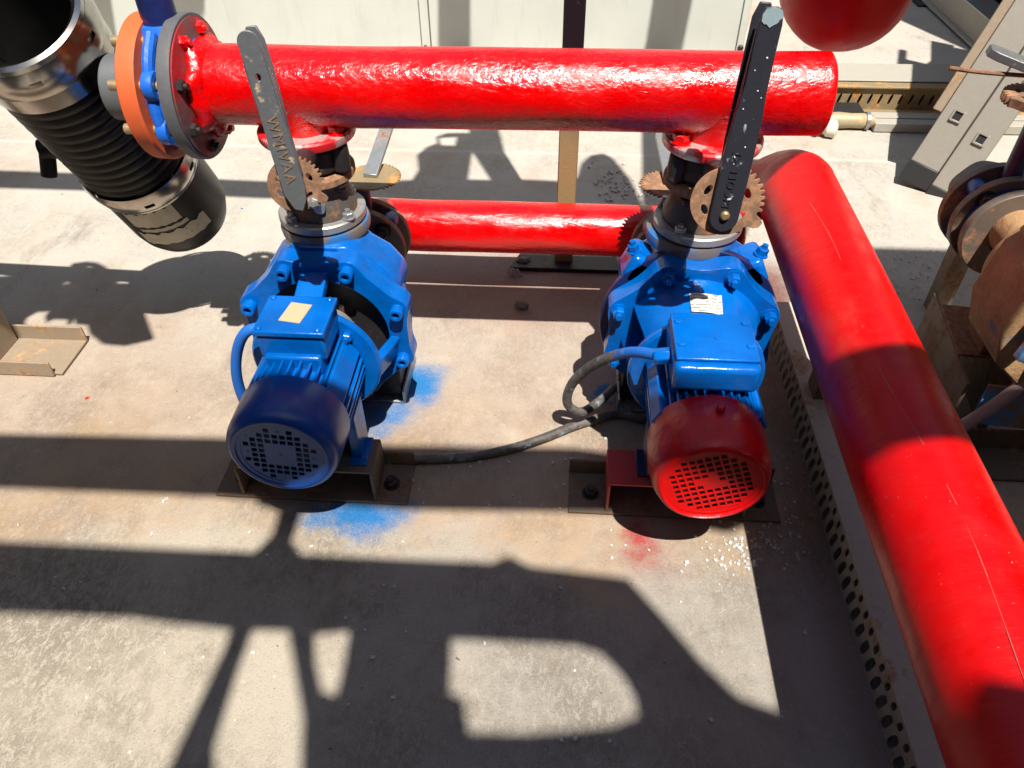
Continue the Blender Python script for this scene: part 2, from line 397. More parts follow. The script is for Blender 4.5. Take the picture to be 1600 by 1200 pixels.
    c = t.mix(t.math('MULTIPLY', t.ramp(ln, .02, .004), .5), c, (.5, .48, .44))
    nb = t.bump(n4, .6, .003); nb = t.bump(wear, .5, .0015, nb); nb = t.bump(n3, .5, .005, nb); nb = t.bump(n2, .25, .01, nb)
    return t.fin(c, .9, 0, nb, .2)
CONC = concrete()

# shared small meshes ------------------------------------------------
def hexmesh(name, r, h, mat, washer=True):
    m = MB(); 
    if washer: m.lathe([(0, 0), (r*1.25, 0), (r*1.25, h*.14), (0, h*.14)], (0, 0, 0), (0, 0, 1), 18)
    m.lathe([(0, h*.14), (r, h*.14), (r, h*.82), (r*.86, h*.92), (0, h*.92)], (0, 0, 0), (0, 0, 1), 6)
    m.lathe([(0, h*.92), (r*.52, h*.92), (r*.5, h*1.35), (0, h*1.35)], (0, 0, 0), (0, 0, 1), 12)
    me = m.mesh(name); me.materials.append(mat); return me
def socketmesh(name, r, h, mat):
    m = MB().lathe([(0, 0), (r, 0), (r, h*.9), (r*.93, h), (r*.55, h), (r*.5, h*.45), (0, h*.45)], (0, 0, 0), (0, 0, 1), 20)
    me = m.mesh(name); me.materials.append(mat); return me
def screwmesh(name, r, h, mat):
    m = MB().lathe([(0, 0), (r, 0), (r*.95, h*.6), (r*.6, h), (0, h)], (0, 0, 0), (0, 0, 1), 16)
    me = m.mesh(name); me.materials.append(mat); return me

# ================================================================== setting
fl = MB(); g = 12
fl.face([(-60, -40, 0), (60, -40, 0), (60, 80, 0), (-60, 80, 0)])
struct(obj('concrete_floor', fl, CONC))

# white cabinet wall behind
def build_panel():
    t = thing('white_cabinet', (-.8, 4.0, 0), 'off-white sheet metal cabinet with vertical seams behind the red pipes', 'cabinet')
    xs = [ony(158, 70, 3.92).x, ony(659, 60, 3.92).x, ony(672, 60, 3.92).x, ony(1152, 60, 3.92).x]
    obj('side_panel', MB().cube(xs[0], xs[1]-.003, 3.92, 4.8, .0, 2.1), PANEL, t, bev=.004)
    obj('seam_strip', MB().cube(xs[1], xs[2], 3.914, 3.94, .0, 2.1), PANEL, t, bev=.002)
    obj('side_panel', MB().cube(xs[2]+.003, xs[3], 3.92, 4.8, .0, 2.1), PANEL, t, bev=.004)
    obj('corner_trim', MB().cube(xs[3]+.002, xs[3]+.036, 3.916, 4.8, .0, 2.1), PANEL, t, bev=.003)
    sm = screwmesh('screw', .009, .008, DARKBOX)
    p = ony(665, 73, 3.914); piece('screw', sm, t, p, (0, -1, 0))
    p = ony(1157, 75, 3.914); piece('screw', sm, t, (p.x, 3.916, p.z), (0, -1, 0), scale=1.6)
build_panel()

# unseen flat pieces added overhead, cut to outlines of the shadows they throw
def caster(name, polys, h, mat=GALV, t=.03, loc=None):
    """polys: outlines of the piece, each as floor points of its shadow"""
    mb = MB()
    loops = [[(p.x - SX*h, p.y - SY*h) for p in lp] for lp in polys]
    mb.prism(loops, Matrix.Translation((0, 0, h)), t)
    return struct(obj(name, mb, mat))
def G(*pts): return [onz(x, y, 0) for x, y in pts]
def GP(*pts):      # points on the white cabinet, carried down to the floor along the sun
    out = []
    for x, y in pts:
        p = ony(x, y, 3.92); out.append(V((p.x + SX*p.z, p.y + SY*p.z, 0)))
    return out
def GZ(z, *pts):
    out = []
    for x, y in pts:
        p = onz(x, y, z); out.append(V((p.x + SX*z, p.y + SY*z, 0)))
    return out
HB = 3.0
# added walls and roofs out of view, cutting the sky fill on the pumps
WALLM = tan_plain('sky_block_render', (.22, .20, .175), .85, 6)
for nm, bx in (('sky_block_wall', (-6, 6, -4.4, -4.2, 0, 4.2)), ('sky_block_wall', (-5.2, -5.0, -4.2, 9, 0, 4.2)), ('sky_block_wall', (5.2, 5.4, -4.2, 9, 0, 4.2)), ('sky_block_wall', (-6, 6, 9.0, 9.2, 0, 4.6))):
    struct(obj(nm, MB().cube(*bx), WALLM))
struct(obj('sky_block_roof', MB().cube(-5, 5.2, -4.2, -2.2, 3.6, 3.68), WALLM))
struct(obj('sky_block_roof', MB().cube(-5, -2.9, -2.19, 8.5, 3.6, 3.68), WALLM))
struct(obj('sky_block_roof', MB().cube(3.6, 5.2, -2.19, 8.5, 3.6, 3.68), WALLM))
a = G((-200, 680), (340, 690), (600, 702), (900, 706)); b = G((980, 802), (640, 797), (340, 777), (-200, 755))
pb = GZ(.5, (1245, 560), (1480, 545)); pb2 = GZ(.5, (1540, 690), (1330, 700))
caster('shadow_beam', [a+[V((.425, 1.235, 0)), pb[0], pb[1], V((1.6, pb[1].y, 0)), V((1.6, pb2[0].y, 0)), pb2[0], pb2[1], V((.46, 1.09, 0)), V((.40, 1.06, 0))]+b], HB)  # unseen beam, outline taken from its shadow band
# unseen lower sheet, openings cut where sun patches lie on the floor
outer = G((-200, 845), (420, 872), (640, 882), (770, 888), (797, 876), (830, 893), (985, 912), (1040, 972), (1100, 1042), (1160, 1100), (1222, 1122)) + \
    [V((.445, .675, 0)), V((.46, .70, 0)), V((.62, .665, 0))]+[V((1.6, .6, 0)), V((1.6, -2.2, 0)), V((-2.6, -2.2, 0)), V((-2.6, .2, 0))]
holes = [G((-180, 952), (200, 966), (362, 986), (352, 1020), (300, 1130), (240, 1260), (100, 1500), (-200, 1500)),
         G((395, 985), (450, 987), (462, 1060), (474, 1130), (470, 1230), (440, 1330), (345, 1330), (335, 1170), (365, 1070)),
         G((492, 992), (548, 987), (538, 1050), (526, 1098), (505, 1090), (494, 1040)),
         G((706, 1000), (800, 1004), (900, 1010), (940, 1022), (975, 1060), (996, 1100), (1000, 1130), (960, 1146), (830, 1158), (735, 1156), (726, 1102), (703, 1094))]
caster('shadow_sheet', [outer]+holes, HB)
caster('shadow_brace', [G((385, 770), (545, 770), (520, 792), (472, 800), (455, 850), (480, 884), (385, 884), (425, 845), (438, 800), (405, 790))], HB-.06)  # unseen brace, outline widened at the top to shade the left fan cover
# unseen far pieces, cut to the shadow outlines on floor and cabinet
HF = 2.4
caster('shadow_bar', [G((-300, 258), (200, 276), (415, 286), (600, 286), (645, 284), (655, 268), (652, 245), (668, 232), (684, 226), (682, 216), (700, 210), (735, 210), (730, 196), (778, 196), (800, 282), (885, 286), (903, 280), (910, 258), (925, 245), (945, 242), (960, 250), (985, 280), (1003, 318), (1003, 345), (600, 345), (580, 312), (410, 310), (200, 300), (-300, 285)),
    G((738, 238), (768, 284), (731, 283)), G((686, 216), (716, 214), (712, 230), (690, 229))], HF)
caster('shadow_strip', [GP((685, 78), (685, -60), (735, -60), (735, 78)) + [V((-.245, 3.2, 0)), V((-.33, 3.2, 0))]], HF)
caster('shadow_strip', [GP((1008, 78), (1030, -60), (1094, -60), (1066, 78)) + [V((.45, 3.0, 0)), V((.40, 2.5, 0)), V((.30, 2.5, 0))]], HF)
caster('shadow_strip', [GP((160, 82), (133, -60), (165, -60), (186, 82))], HF)
caster('shadow_strip', [GP((262, 30), (255, -60), (320, -60), (320, 20), (310, 40), (285, 42))], HF)
caster('shadow_sheet', [G((1385, 22), (1545, 94), (1700, 150), (1900, 150), (1900, -200), (1330, -200))], HF)
# added piece overhead left, cut to the shadow outline of pipework and valves
caster('shadow_cutout', [G((-160, 440), (0, 435), (60, 430), (95, 425), (97, 420), (108, 421), (112, 415), (135, 412), (152, 414), (166, 421), (168, 427), (185, 428), (187, 434), (197, 436), (184, 439), (184, 446), (215, 446), (222, 470), (228, 500), (240, 531), (195, 541), (160, 538), (140, 522), (136, 508), (118, 507), (116, 498), (112, 507), (104, 507), (106, 500), (84, 499), (72, 505), (70, 496), (82, 487), (58, 488), (44, 496), (40, 500), (36, 530), (-160, 560)),
    G((118, 421), (126, 419), (128, 424), (121, 426)), G((136, 417), (143, 418), (143, 423), (135, 422)), G((96, 443), (108, 441), (108, 447), (97, 447))], 1.9)
# added sheet shading the far right bay, open so sun reaches the rusty casing
caster('shadow_sheet', [[V((.97, 2.25, 0)), V((2.6, 2.25, 0)), V((2.6, 1.93, 0)), V((.90, 1.92, 0)), V((.87, 1.60, 0)), V((.88, 1.42, 0)), V((2.6, 1.42, 0)), V((2.6, .1, 0)), V((.612, .1, 0)), V((.612, 1.42, 0)), V((.65, 1.58, 0)), V((.82, 1.72, 0)), V((.86, 1.9, 0))]], HF+.9)
caster('shadow_sheet', [GZ(.85, (1215, -90), (1420, -90), (1420, 40), (1340, 75), (1270, 75), (1215, 30))], HF-.4)  # added sheet that shades the red vessel

# ================================================================== manifolds
PZ, PY, PR = .795, 1.525, .0775          # upper pipe
XL, XR = -.54, .305                       # valve stacks
def wobble(a, k, s):
    return lambda t, h: a*(sin(3*t+h*k+s)+.6*sin(5*t-h*k*1.7+1.3*s)+.5*sin(2*t+h*k*.6))
def pipe_mesh(p0, p1, r, n=60, wob=None, cap=0.0, seg=48):
    p0, p1 = V(p0), V(p1); L = (p1-p0).length
    prof = [(0, 0), (r, 0)] + [(r, L*i/n) for i in range(1, n)] + [(r, L-cap*.5)]
    if cap: prof += [(r*cos(a)*1.0, L-cap*.5+cap*sin(a)) for a in (radians(25), radians(50), radians(70))]
    prof += [(0, L+cap*.5 if cap else L)]
    return MB().lathe(prof, p0, p1-p0, seg, wob)
HEX_RED = hexmesh('bolt', .016, .018, RED_TOP)
HEX_DK = hexmesh('bolt', .016, .018, DARKVALVE)
HEX_GALV = hexmesh('bolt', .013, .016, GALV)
def build_upper():
    t = thing('red_discharge_pipe', (XL, PY, .70), 'upper glossy brush painted red pipe running across above both blue pumps', 'pipe')
    x0, x1 = -.726, .508
    obj('pipe_body', pipe_mesh((x0, PY, PZ), (x1, PY, PZ+.004), PR, 70, wobble(.012, 9, .4), .012), RED_TOP, t, sharp=60)
    obj('end_flange', MB().lathe([(.075, 0), (.14, 0), (.141, .004), (.141, .022), (.139, .025), (.075, .025), (.075, 0)], (-.766, PY, PZ-.006), (1, 0, 0), 56), GREYF, t)
    obj('flange_face', MB().lathe([(.076, 0), (.134, 0), (.134, .003), (.076, .012)], (-.7408, PY, PZ-.006), (1, 0, 0), 56), MAROON, t)
    wb = MB()       # lumpy weld collar
    wb.lathe([(.07, -.012), (.093, -.008), (.097, .0), (.09, .012), (.082, .02), (.07, .022)], (-.724, PY, PZ-.002), (1, 0, 0), 40, lambda a, h: .06*sin(7*a+h*90)+.04*sin(11*a))
    obj('weld_collar', wb, RED_TOP, t, sharp=70)
    for k in range(8):
        a = radians(22.5+45*k); piece('bolt', HEX_RED if cos(a-.5) > -.3 else HEX_DK, t, (-.739, PY+.113*cos(a), PZ-.006+.113*sin(a)), (1, 0, 0), .3*k, .85)
    for X in (XL, XR):
        n = MB().lathe([(.055, .712), (.066, .712), (.066, .75), (.072, .775)], (X, PY, 0), (0, 0, 1), 36, lambda a, h: .03*sin(5*a))
        obj('branch_stub', n, RED_TOP, t, sharp=60)
        obj('branch_flange', MB().lathe([(.05, .695), (.1, .695), (.102, .699), (.102, .711), (.099, .715), (.05, .716)], (X, PY, 0), (0, 0, 1), 48), REDST, t)
        for k in range(4):
            a = radians(45+90*k)+(.35 if X < 0 else -.25); piece('bolt', HEX_RED, t, (X+.081*cos(a), PY+.081*sin(a), .715), (0, 0, 1), k, 1.1)
build_upper()

def suction_valve(t_, X, z, neck, lever_dir, nz, lbl, grp, tag_z=.27):
    """butterfly valve lying in the suction line behind a pump: wafer body, neck, notch plate, lever"""
    t = thing('butterfly_valve', (X, 1.782, z-.1), lbl, 'valve', grp)
    b = MB().lathe([(.05, -.0235), (.082, -.0235), (.09, -.015), (.09, .015), (.082, .0235), (.05, .0235), (.05, -.0235)], (X, 1.782, z), (0, 1, 0), 40)
    for k in range(4):
        a = radians(45+90*k); c = V((X+.094*cos(a), 1.782, z+.094*sin(a)))
        b.lathe([(.0, -.02), (.02, -.02), (.022, 0), (.02, .02), (0, .02)], c, (0, 1, 0), 16)
    obj('valve_body', b, DKBLUE, t, bev=.002)
    obj('neck', MB().lathe([(.03, z+.08), (.024, z+.1), (.023, nz-.02), (.034, nz-.012), (.034, nz)], (X, 1.782, 0), (0, 0, 1), 24), NECK, t)
    return t

def notch_plate(t, c, n, upv, R, mat, teeth=(-20, 110), n_t=11, holes=True, spur=True, th=.005):
    """toothed quadrant plate, normal n"""
    n = V(n).normalized(); y = (V(upv)-n*V(upv).dot(n)).normalized(); x = y.cross(n)
    m = Matrix((x, y, n)).transposed().to_4x4(); m.translation = V(c)
    pts = []; a0, a1 = teeth; N = n_t
    for i in range(N):
        s = (a1-a0)/N
        for f, k in ((0, .93), (.3, .94), (.45, 1.04), (.8, 1.05)):
            a = radians(a0+(i+f)*s); pts.append((R*k*cos(a), R*k*sin(a)))
    a = a1
    while a < a0+360-(34 if spur else 6):
        aa = radians(a+4); pts.append((R*.96*cos(aa), R*.96*sin(aa))); a += 9
    if spur:
        for da, k in ((-32, .93), (-26, .97), (-22, 1.12), (-16, 1.22), (-9, 1.22), (-5, 1.1), (-3, .96)):
            aa = radians(a0+da); pts.append((R*k*cos(aa), R*k*sin(aa)))
    loops = [pts]
    if holes:
        for hd in (25, 78, 150, 205, 262, 318):
            cx, cy = R*.60*cos(radians(hd)), R*.60*sin(radians(hd)); lx = radians(hd+90)
            loops.append([(cx+.16*R*cos(u)*cos(lx)-.085*R*sin(u)*sin(lx), cy+.16*R*cos(u)*sin(lx)+.085*R*sin(u)*cos(lx)) for u in [2*pi*k/12 for k in range(12)]])
    return obj('notch_plate', MB().prism(loops, m, th), mat, t, bev=.0008)

def build_lower():
    z, y, r = .22, 1.96, .0745
    t = thing('red_suction_pipe', (0, y, z), 'lower red pipe near the floor joining the backs of both pumps', 'pipe')
    obj('pipe_body', pipe_mesh((-.62, y, z), (.52, y, z), r, 60, wobble(.012, 11, 1.1), .02), RED_LOW, t, sharp=60)
    for X in (XL+.02, XR):
        obj('suction_branch', MB().lathe([(.055, 0), (.062, 0), (.062, .08), (.06, .13)], (X, 1.82, .268), (0, 1, -.16), 32), RED_LOW, t, sharp=60)
        obj('branch_flange', MB().ring((X, 1.806, .27), (X, 1.828, .27), .05, .110, 48), SUCF, t, bev=.002)
        for k in range(4):
            a = radians(45+90*k); piece('bolt', HEX_DK, t, (X+.088*cos(a), 1.828, .27+.088*sin(a)), (0, 1, 0), k)
build_lower()

DRIP = tan_plain('pale_red_paint_bead', (.5, .09, .08), .4)
def build_big():
    X, z, r = .606, .42, .0985
    t = thing('red_header_pipe', (X, 1.0, z-r), 'large smooth red header pipe running towards the viewer beside the right pump', 'pipe')
    prof = []
    L0, L1 = -1.3, 1.85
    n = 80
    prof = [(0, L0), (r, L0)] + [(r, L0+(L1-L0)*i/n) for i in range(1, n+1)]
    mb = MB().lathe(prof, (X, 0, z), (0, 1, 0), 56, wobble(.006, 5, .2))
    # elbow turning down to the lower manifold
    rg = []
    cy, cz, R = 1.85, z-.07, .07
    seg = 40
    for i in range(9):
        th = radians(90*i/8)
        c = V((X-.12*(i/8)**2, cy+R*sin(th), cz+R*cos(th))); out = V((0, sin(th), cos(th)))
        rr = r*(1-.12*i/8)
        rg.append([mb.bm.verts.new(c+out*rr*cos(2*pi*k/seg)+V((1, 0, 0))*rr*sin(2*pi*k/seg)) for k in range(seg)])
    for A, B in zip(rg, rg[1:]):
        for k in range(seg): mb.bm.faces.new((A[k], A[(k+1) % seg], B[(k+1) % seg], B[k]))
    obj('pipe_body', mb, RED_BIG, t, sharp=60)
    dr = MB()
    # thin drip seam running along the crown
    pts = []
    for i in range(34):
        yy = 1.62-i*.04; ang = radians(112-6*sin(i*.35)-(i*.25)); pts.append((X+(r+.0002)*cos(ang), yy, z+(r+.0002)*sin(ang)))
    for i in range(0, 32):
        if i < 6 or i > 13: dr.tube(pts[i:i+2], .0005 if i % 3 else .0009, 6, 2)
    obj('paint_drip', dr, DRIP, t)['kind'] = 'stuff'
build_big()

# ================================================================== check valve + butterfly valve over each pump
def stack(X, right):
    side = 'right' if right else 'left'
    t = thing('check_valve', (X, PY, .502), ('dusty steel check valve on the pump with the red fan cover' if right else 'steel check valve with shaded body on the pump with the navy fan cover'), 'valve', 'check valves above the pumps')
    obj('lower_flange', MB().lathe([(.04, .503), (.096, .503), (.098, .506), (.098, .520), (.095, .523), (.04, .524)], (X, PY, 0), (0, 0, 1), 48), FLANGE, t)
    obj('valve_body', MB().lathe([(.08, .525), (.08, .545), (.07, .565), (.066, .59), (.07, .604)], (X, PY, 0), (0, 0, 1), 40), DARKF, t)
    obj('upper_flange', MB().lathe([(.04, .604), (.085, .604), (.088, .608), (.088, .622), (.084, .626), (.04, .627)], (X, PY, 0), (0, 0, 1), 48), RUSTP, t, bev=.001)
    for k in range(4):
        a = radians(45+90*k)+.2; piece('bolt', HEX_GALV, t, (X+.088*cos(a)*.98, PY+.088*sin(a)*.98, .524), (0, 0, 1), k, .95)
        lug = piece('bolt', HEX_DK, t, (X+.074*cos(a), PY+.074*sin(a), .602), (0, 0, -1), k, .8)
    obj('hinge_plug', MB().cyl((X+.02, PY-.062, .562), (X+.022, PY-.082, .562), .012, 16), GALV, t)
    v = thing('butterfly_valve', (X, PY, .628), ('dark butterfly valve with large brown toothed plate and charcoal lever' if right else 'dark butterfly valve with grey lettered lever and small rusty toothed plate'), 'valve', 'lever valves under the upper red pipe')
    b = MB().lathe([(.045, .63), (.07, .63), (.078, .64), (.078, .68), (.07, .692), (.045, .692)], (X, PY, 0), (0, 0, 1), 40)
    for k in range(4):
        a = radians(45+90*k)+(.35 if not right else -.25)
        b.lathe([(0, .634), (.019, .634), (.021, .66), (.019, .688), (0, .688)], (X+.079*cos(a), PY+.079*sin(a), 0), (0, 0, 1), 14)
    obj('valve_body', b, DARKVALVE, v, bev=.002)
    for k in range(4):
        a = radians(45+90*k)+(.35 if not right else -.25)
        q = MB().cyl((X+.081*cos(a), PY+.081*sin(a), .626), (X+.081*cos(a), PY+.081*sin(a), .70), .0085, 12)
        obj('stud', q, RUST, v)
    yaw = radians(11.5) if not right else radians(-3)
    nrm = V((sin(yaw), -cos(yaw), .205 if not right else .18)).normalized()
    pc = V((X, PY, .668)) + nrm*.29
    st = MB().lathe([(.0, .06), (.027, .06), (.022, .095), (.019, .14), (.018, .284), (0, .284)], (X, PY, .668), nrm, 20)
    obj('stem_neck', st, DARKVALVE, v)
    R = .051 if not right else .064
    # plate leans with the valve; teeth along upper right
    pl = notch_plate(v, pc, nrm, (0, 0, 1), R, RUST if not right else RUSTP, (-18, 84), 10, True, True)
    f = pc + nrm*.016 + V((0, 0, 0 if not right else -.02))
    # lever: tapered cast bar with rounded top, U section, trigger behind
    Ln = .263 if not right else .333
    xdir = V((0, 0, 1)).cross(nrm)   # to the viewer's right
    tilt = V((0, 0, 1))*1.0 + xdir*(-.125 if not right else .07)
    yv = (tilt-nrm*tilt.dot(nrm)).normalized(); nv = (nrm-yv*nrm.dot(yv)).normalized(); xv = yv.cross(nv)
    mm = Matrix((xv, yv, nv)).transposed().to_4x4(); mm.translation = f
    wb, wt = (.020, .0175) if not right else (.0245, .0175)
    o2 = []
    if right:
        for a in range(180, 361, 20): o2.append((wb*cos(radians(a)), -.006+wb*sin(radians(a))))
        o2 += [(wb, .1), (.0225, .17), (wt, .225), (wt*.98, Ln-.025), (wt*.8, Ln-.004), (wt*.3, Ln), (-wt*.8, Ln-.002), (-wt, Ln-.02), (-wt, .215), (-.0225, .165), (-wb, .1)]
    else:
        o2 = [(wb*.2, -.044), (wb*.75, -.026), (wb, 0), (wb, .10), (wb*.88, .13), (wt, .19), (wt, Ln-.02)]
        for a in range(10, 171, 20): o2.append((wt*cos(radians(a)), Ln-.018+wt*sin(radians(a))))
        o2 += [(-wt, .2), (-wb, .06), (-wb, -.01), (-wb*.5, -.038)]
    holes = [] if right else [[(.004*cos(u)-.001, .19+.006*sin(u)) for u in [2*pi*k/10 for k in range(10)]]]
    lv = obj('lever', MB().prism([o2]+holes, mm, .007), LEVER if not right else LEVERB, v, bev=.002)
    fl_ = MB()      # side flanges of the U section
    for s in (-1, 1):
        path = [(s*wb*.93, .02), (s*wb*.93, .1), (s*(wt+.001), .2), (s*wt*.92, Ln-.022)]
        for (xa, ya), (xb, yb) in zip(path, path[1:]):
            d = V((xb-xa, yb-ya, 0)); c = mm @ V(((xa+xb)/2, (ya+yb)/2, -.007)); ang = atan2(d.y, d.x)
            fl_.box(c, (d.length+.001, .004, .0138), mm.to_3x3() @ Matrix.Rotation(ang, 3, 'Z'))
    obj('lever_flange', fl_, LEVER if not right else LEVERB, v, bev=.001)
    tr = MB()
    tr2 = [(wb*.5, .06), (wb*.7, .12), (wt*.95, .2), (wt*.9, Ln-.02), (wt*.5, Ln+.002), (-wt*.5, Ln+.002), (-wt*.9, Ln-.02), (-wt*.9, .2), (-wb*.6, .12), (-wb*.5, .06)]
    mt = mm.copy(); mt.translation = mm @ V((.006 if not right else -.010, 0, -.030))
    obj('lever_trigger', MB().prism([tr2], mt, .006), LEVER if not right else LEVERB, v, bev=.002)
    if right:
        mx = mm @ Matrix.Translation((-.002, .062, .0078)) @ Matrix.Rotation(radians(90), 4, 'Z')
        text_mesh('BICOEL \u25c1', .019, mx, LEVERB, v)
        piece('bolt', screwmesh('pivot_nut', .0085, .008, BRASS), v, mm @ V((0, .0, .007)), nv)
        for (xx, yy, sc, e) in ((-.002, .15, 1, 1.0), (.006, .12, .5, 1), (-.012, .18, .45, 1), (.004, .21, .5, 1), (.006, .26, .6, 1), (-.008, .24, .4, 1), (.012, .2, .4, 1), (-.006, .09, .35, 1)):
            m_ = MB().lathe([(0, 0), (.0032*sc, 0), (.002*sc, .0012), (0, .0016)], mm @ V((xx, yy, .0069)), nv, 10)
            if sc == 1: bmesh.ops.scale(m_.bm, vec=(.8, 1, 2.4), space=Matrix.Translation(-(mm @ V((xx, yy, .0069)))), verts=m_.bm.verts)
            obj('paint_splash', m_, BEAD if sc != 1 else tanw, v)
        obj('end_daub', MB().prism([[(-wt*.9, Ln-.022), (-wt*.6, Ln-.026), (-wt*.45, Ln-.025), (-wt*.1, Ln-.030), (wt*.1, Ln-.027), (wt*.45, Ln-.023), (wt*.6, Ln-.018), (wt*.9, Ln-.014), (wt*.7, Ln-.004), (wt*.2, Ln-.001), (-wt*.7, Ln-.004), (-wt*.93, Ln-.012)]], mm @ Matrix.Translation((0, 0, .0072)), .0012), tanw, v)
    else:
        mx = mm @ Matrix.Translation((-.001, .068, .0078)) @ Matrix.Rotation(radians(-90), 4, 'Z')
        text_mesh('WMIVAA', .027, mx, BASE, v, .0006)
        piece('bolt', HEX_GALV, v, pc+nrm*.006+xdir*.028+V((0, 0, -.035)), nrm, 0, .8)
tanw = tan_plain('pale_blue_paint_daub', (.24, .32, .35), .6, 90)
stack(XL, False); stack(XR, True)

# suction valves behind the pumps
for X, lb in ((XL+.02, 'worn blue suction valve with flat toothed plate behind the left pump'), (XR, 'worn blue suction valve with flat toothed plate behind the right pump')):
    t = suction_valve(None, X, .27, .1, None, .452, lb, 'suction valves behind the pumps')
    px = X+.03 if X < 0 else X-.03
    notch_plate(t, (px, 1.80, .452), (0, 0, 1), (0, 1, 0), .072, OCHRE if X < 0 else RUSTP, (-60, 75) if X < 0 else (110, 245), 15, False, False)
    d = V((.10, 1, .30)).normalized() if X < 0 else V((-.05, 1, .1)).normalized()
    xv = V((1, 0, 0)); zv = xv.cross(d).normalized(); xv = d.cross(zv)
    m = Matrix((xv, d, zv)).transposed().to_4x4(); m.translation = V((px, 1.81, .462))
    obj('lever', MB().prism([[(-.018, -.02), (.018, -.02), (.017, .2), (.01, .24), (-.01, .24), (-.017, .2)]], m, .012), GALV, t, bev=.002)

# ================================================================== upper left: orange flange, blue valve, air filter
def build_left_flange():
    t = thing('grey_pipe_end', (-.85, PY, PZ-.14), 'short grey plastic pipe with loose orange flange ring facing the blue valve', 'pipe')
    obj('pipe_stub', MB().lathe([(0, .045), (.05, .045), (.062, 0), (.065, .003), (.065, .085), (.0, .085)], (-.927, PY, PZ-.008), (1, 0, 0), 44), GREYPL, t, bev=.002)
    obj('flange_ring', MB().lathe([(.066, 0), (.132, 0), (.141, .006), (.142, .034), (.138, .04), (.066, .04), (.066, 0)], (-.850, PY, PZ-.006), (1, 0, 0), 56), ORANGE, t)
    obj('stub_collar', MB().lathe([(.0, 0), (.085, 0), (.088, .009), (0, .009)], (-.8195, PY, PZ-.006), (1, 0, 0), 44), ORANGE, t)
    v = thing('butterfly_valve', (-.788, PY, PZ-.12), 'bright blue lug valve clamped between grey flange and orange flange', 'valve')
    b = MB().lathe([(.07, -.021), (.112, -.021), (.118, -.012), (.118, .012), (.112, .021), (.07, .021), (.07, -.021)], (-.788, PY, PZ-.006), (1, 0, 0), 48)
    obj('valve_body', b, VALVEBLUE, v, bev=.002)
    for k in range(4):
        a = radians(22.5+45*(0, 3, 4, 7)[k])
        c = V((-.788, PY+.113*cos(a), PZ-.006+.113*sin(a)))
        obj('lug', MB().lathe([(.014, -.011), (.028, -.011), (.03, 0), (.028, .011), (.014, .011), (.014, -.011)], c, (1, 0, 0), 20), VALVEBLUE, v, bev=.002)
    obj('neck', MB().lathe([(.058, .08), (.042, .10), (.034, .13), (.033, .34), (.045, .35), (.045, .36), (0, .36)], (-.788, PY, PZ), (0, 0, 1), 32), NECK, v)
    obj('neck_root', MB().lathe([(.0, .075), (.062, .075), (.053, .10), (.044, .122), (.0, .13)], (-.788, PY, PZ), (0, 0, 1), 32), VALVEBLUE, v)
    obj('brace_rib', MB().tube([(-.790, PY-.118, PZ-.05), (-.791, PY-.115, PZ-.0), (-.790, PY-.095, PZ+.07), (-.789, PY-.05, PZ+.115)], .012, 10), VALVEBLUE, v)
    notch_plate(v, (-.788, PY, PZ+.365), (0, 0, 1), (0, 1, 0), .075, RUSTP, (0, 120), 11)
    for k in range(8):
        a = radians(22.5+45*k); c = V((0, PY+.113*cos(a), PZ-.006+.113*sin(a)))
        q = MB().cyl((-.872, c.y, c.z), (-.754, c.y, c.z), .0105, 16)
        obj('stud', q, STUD, v)
build_left_flange()

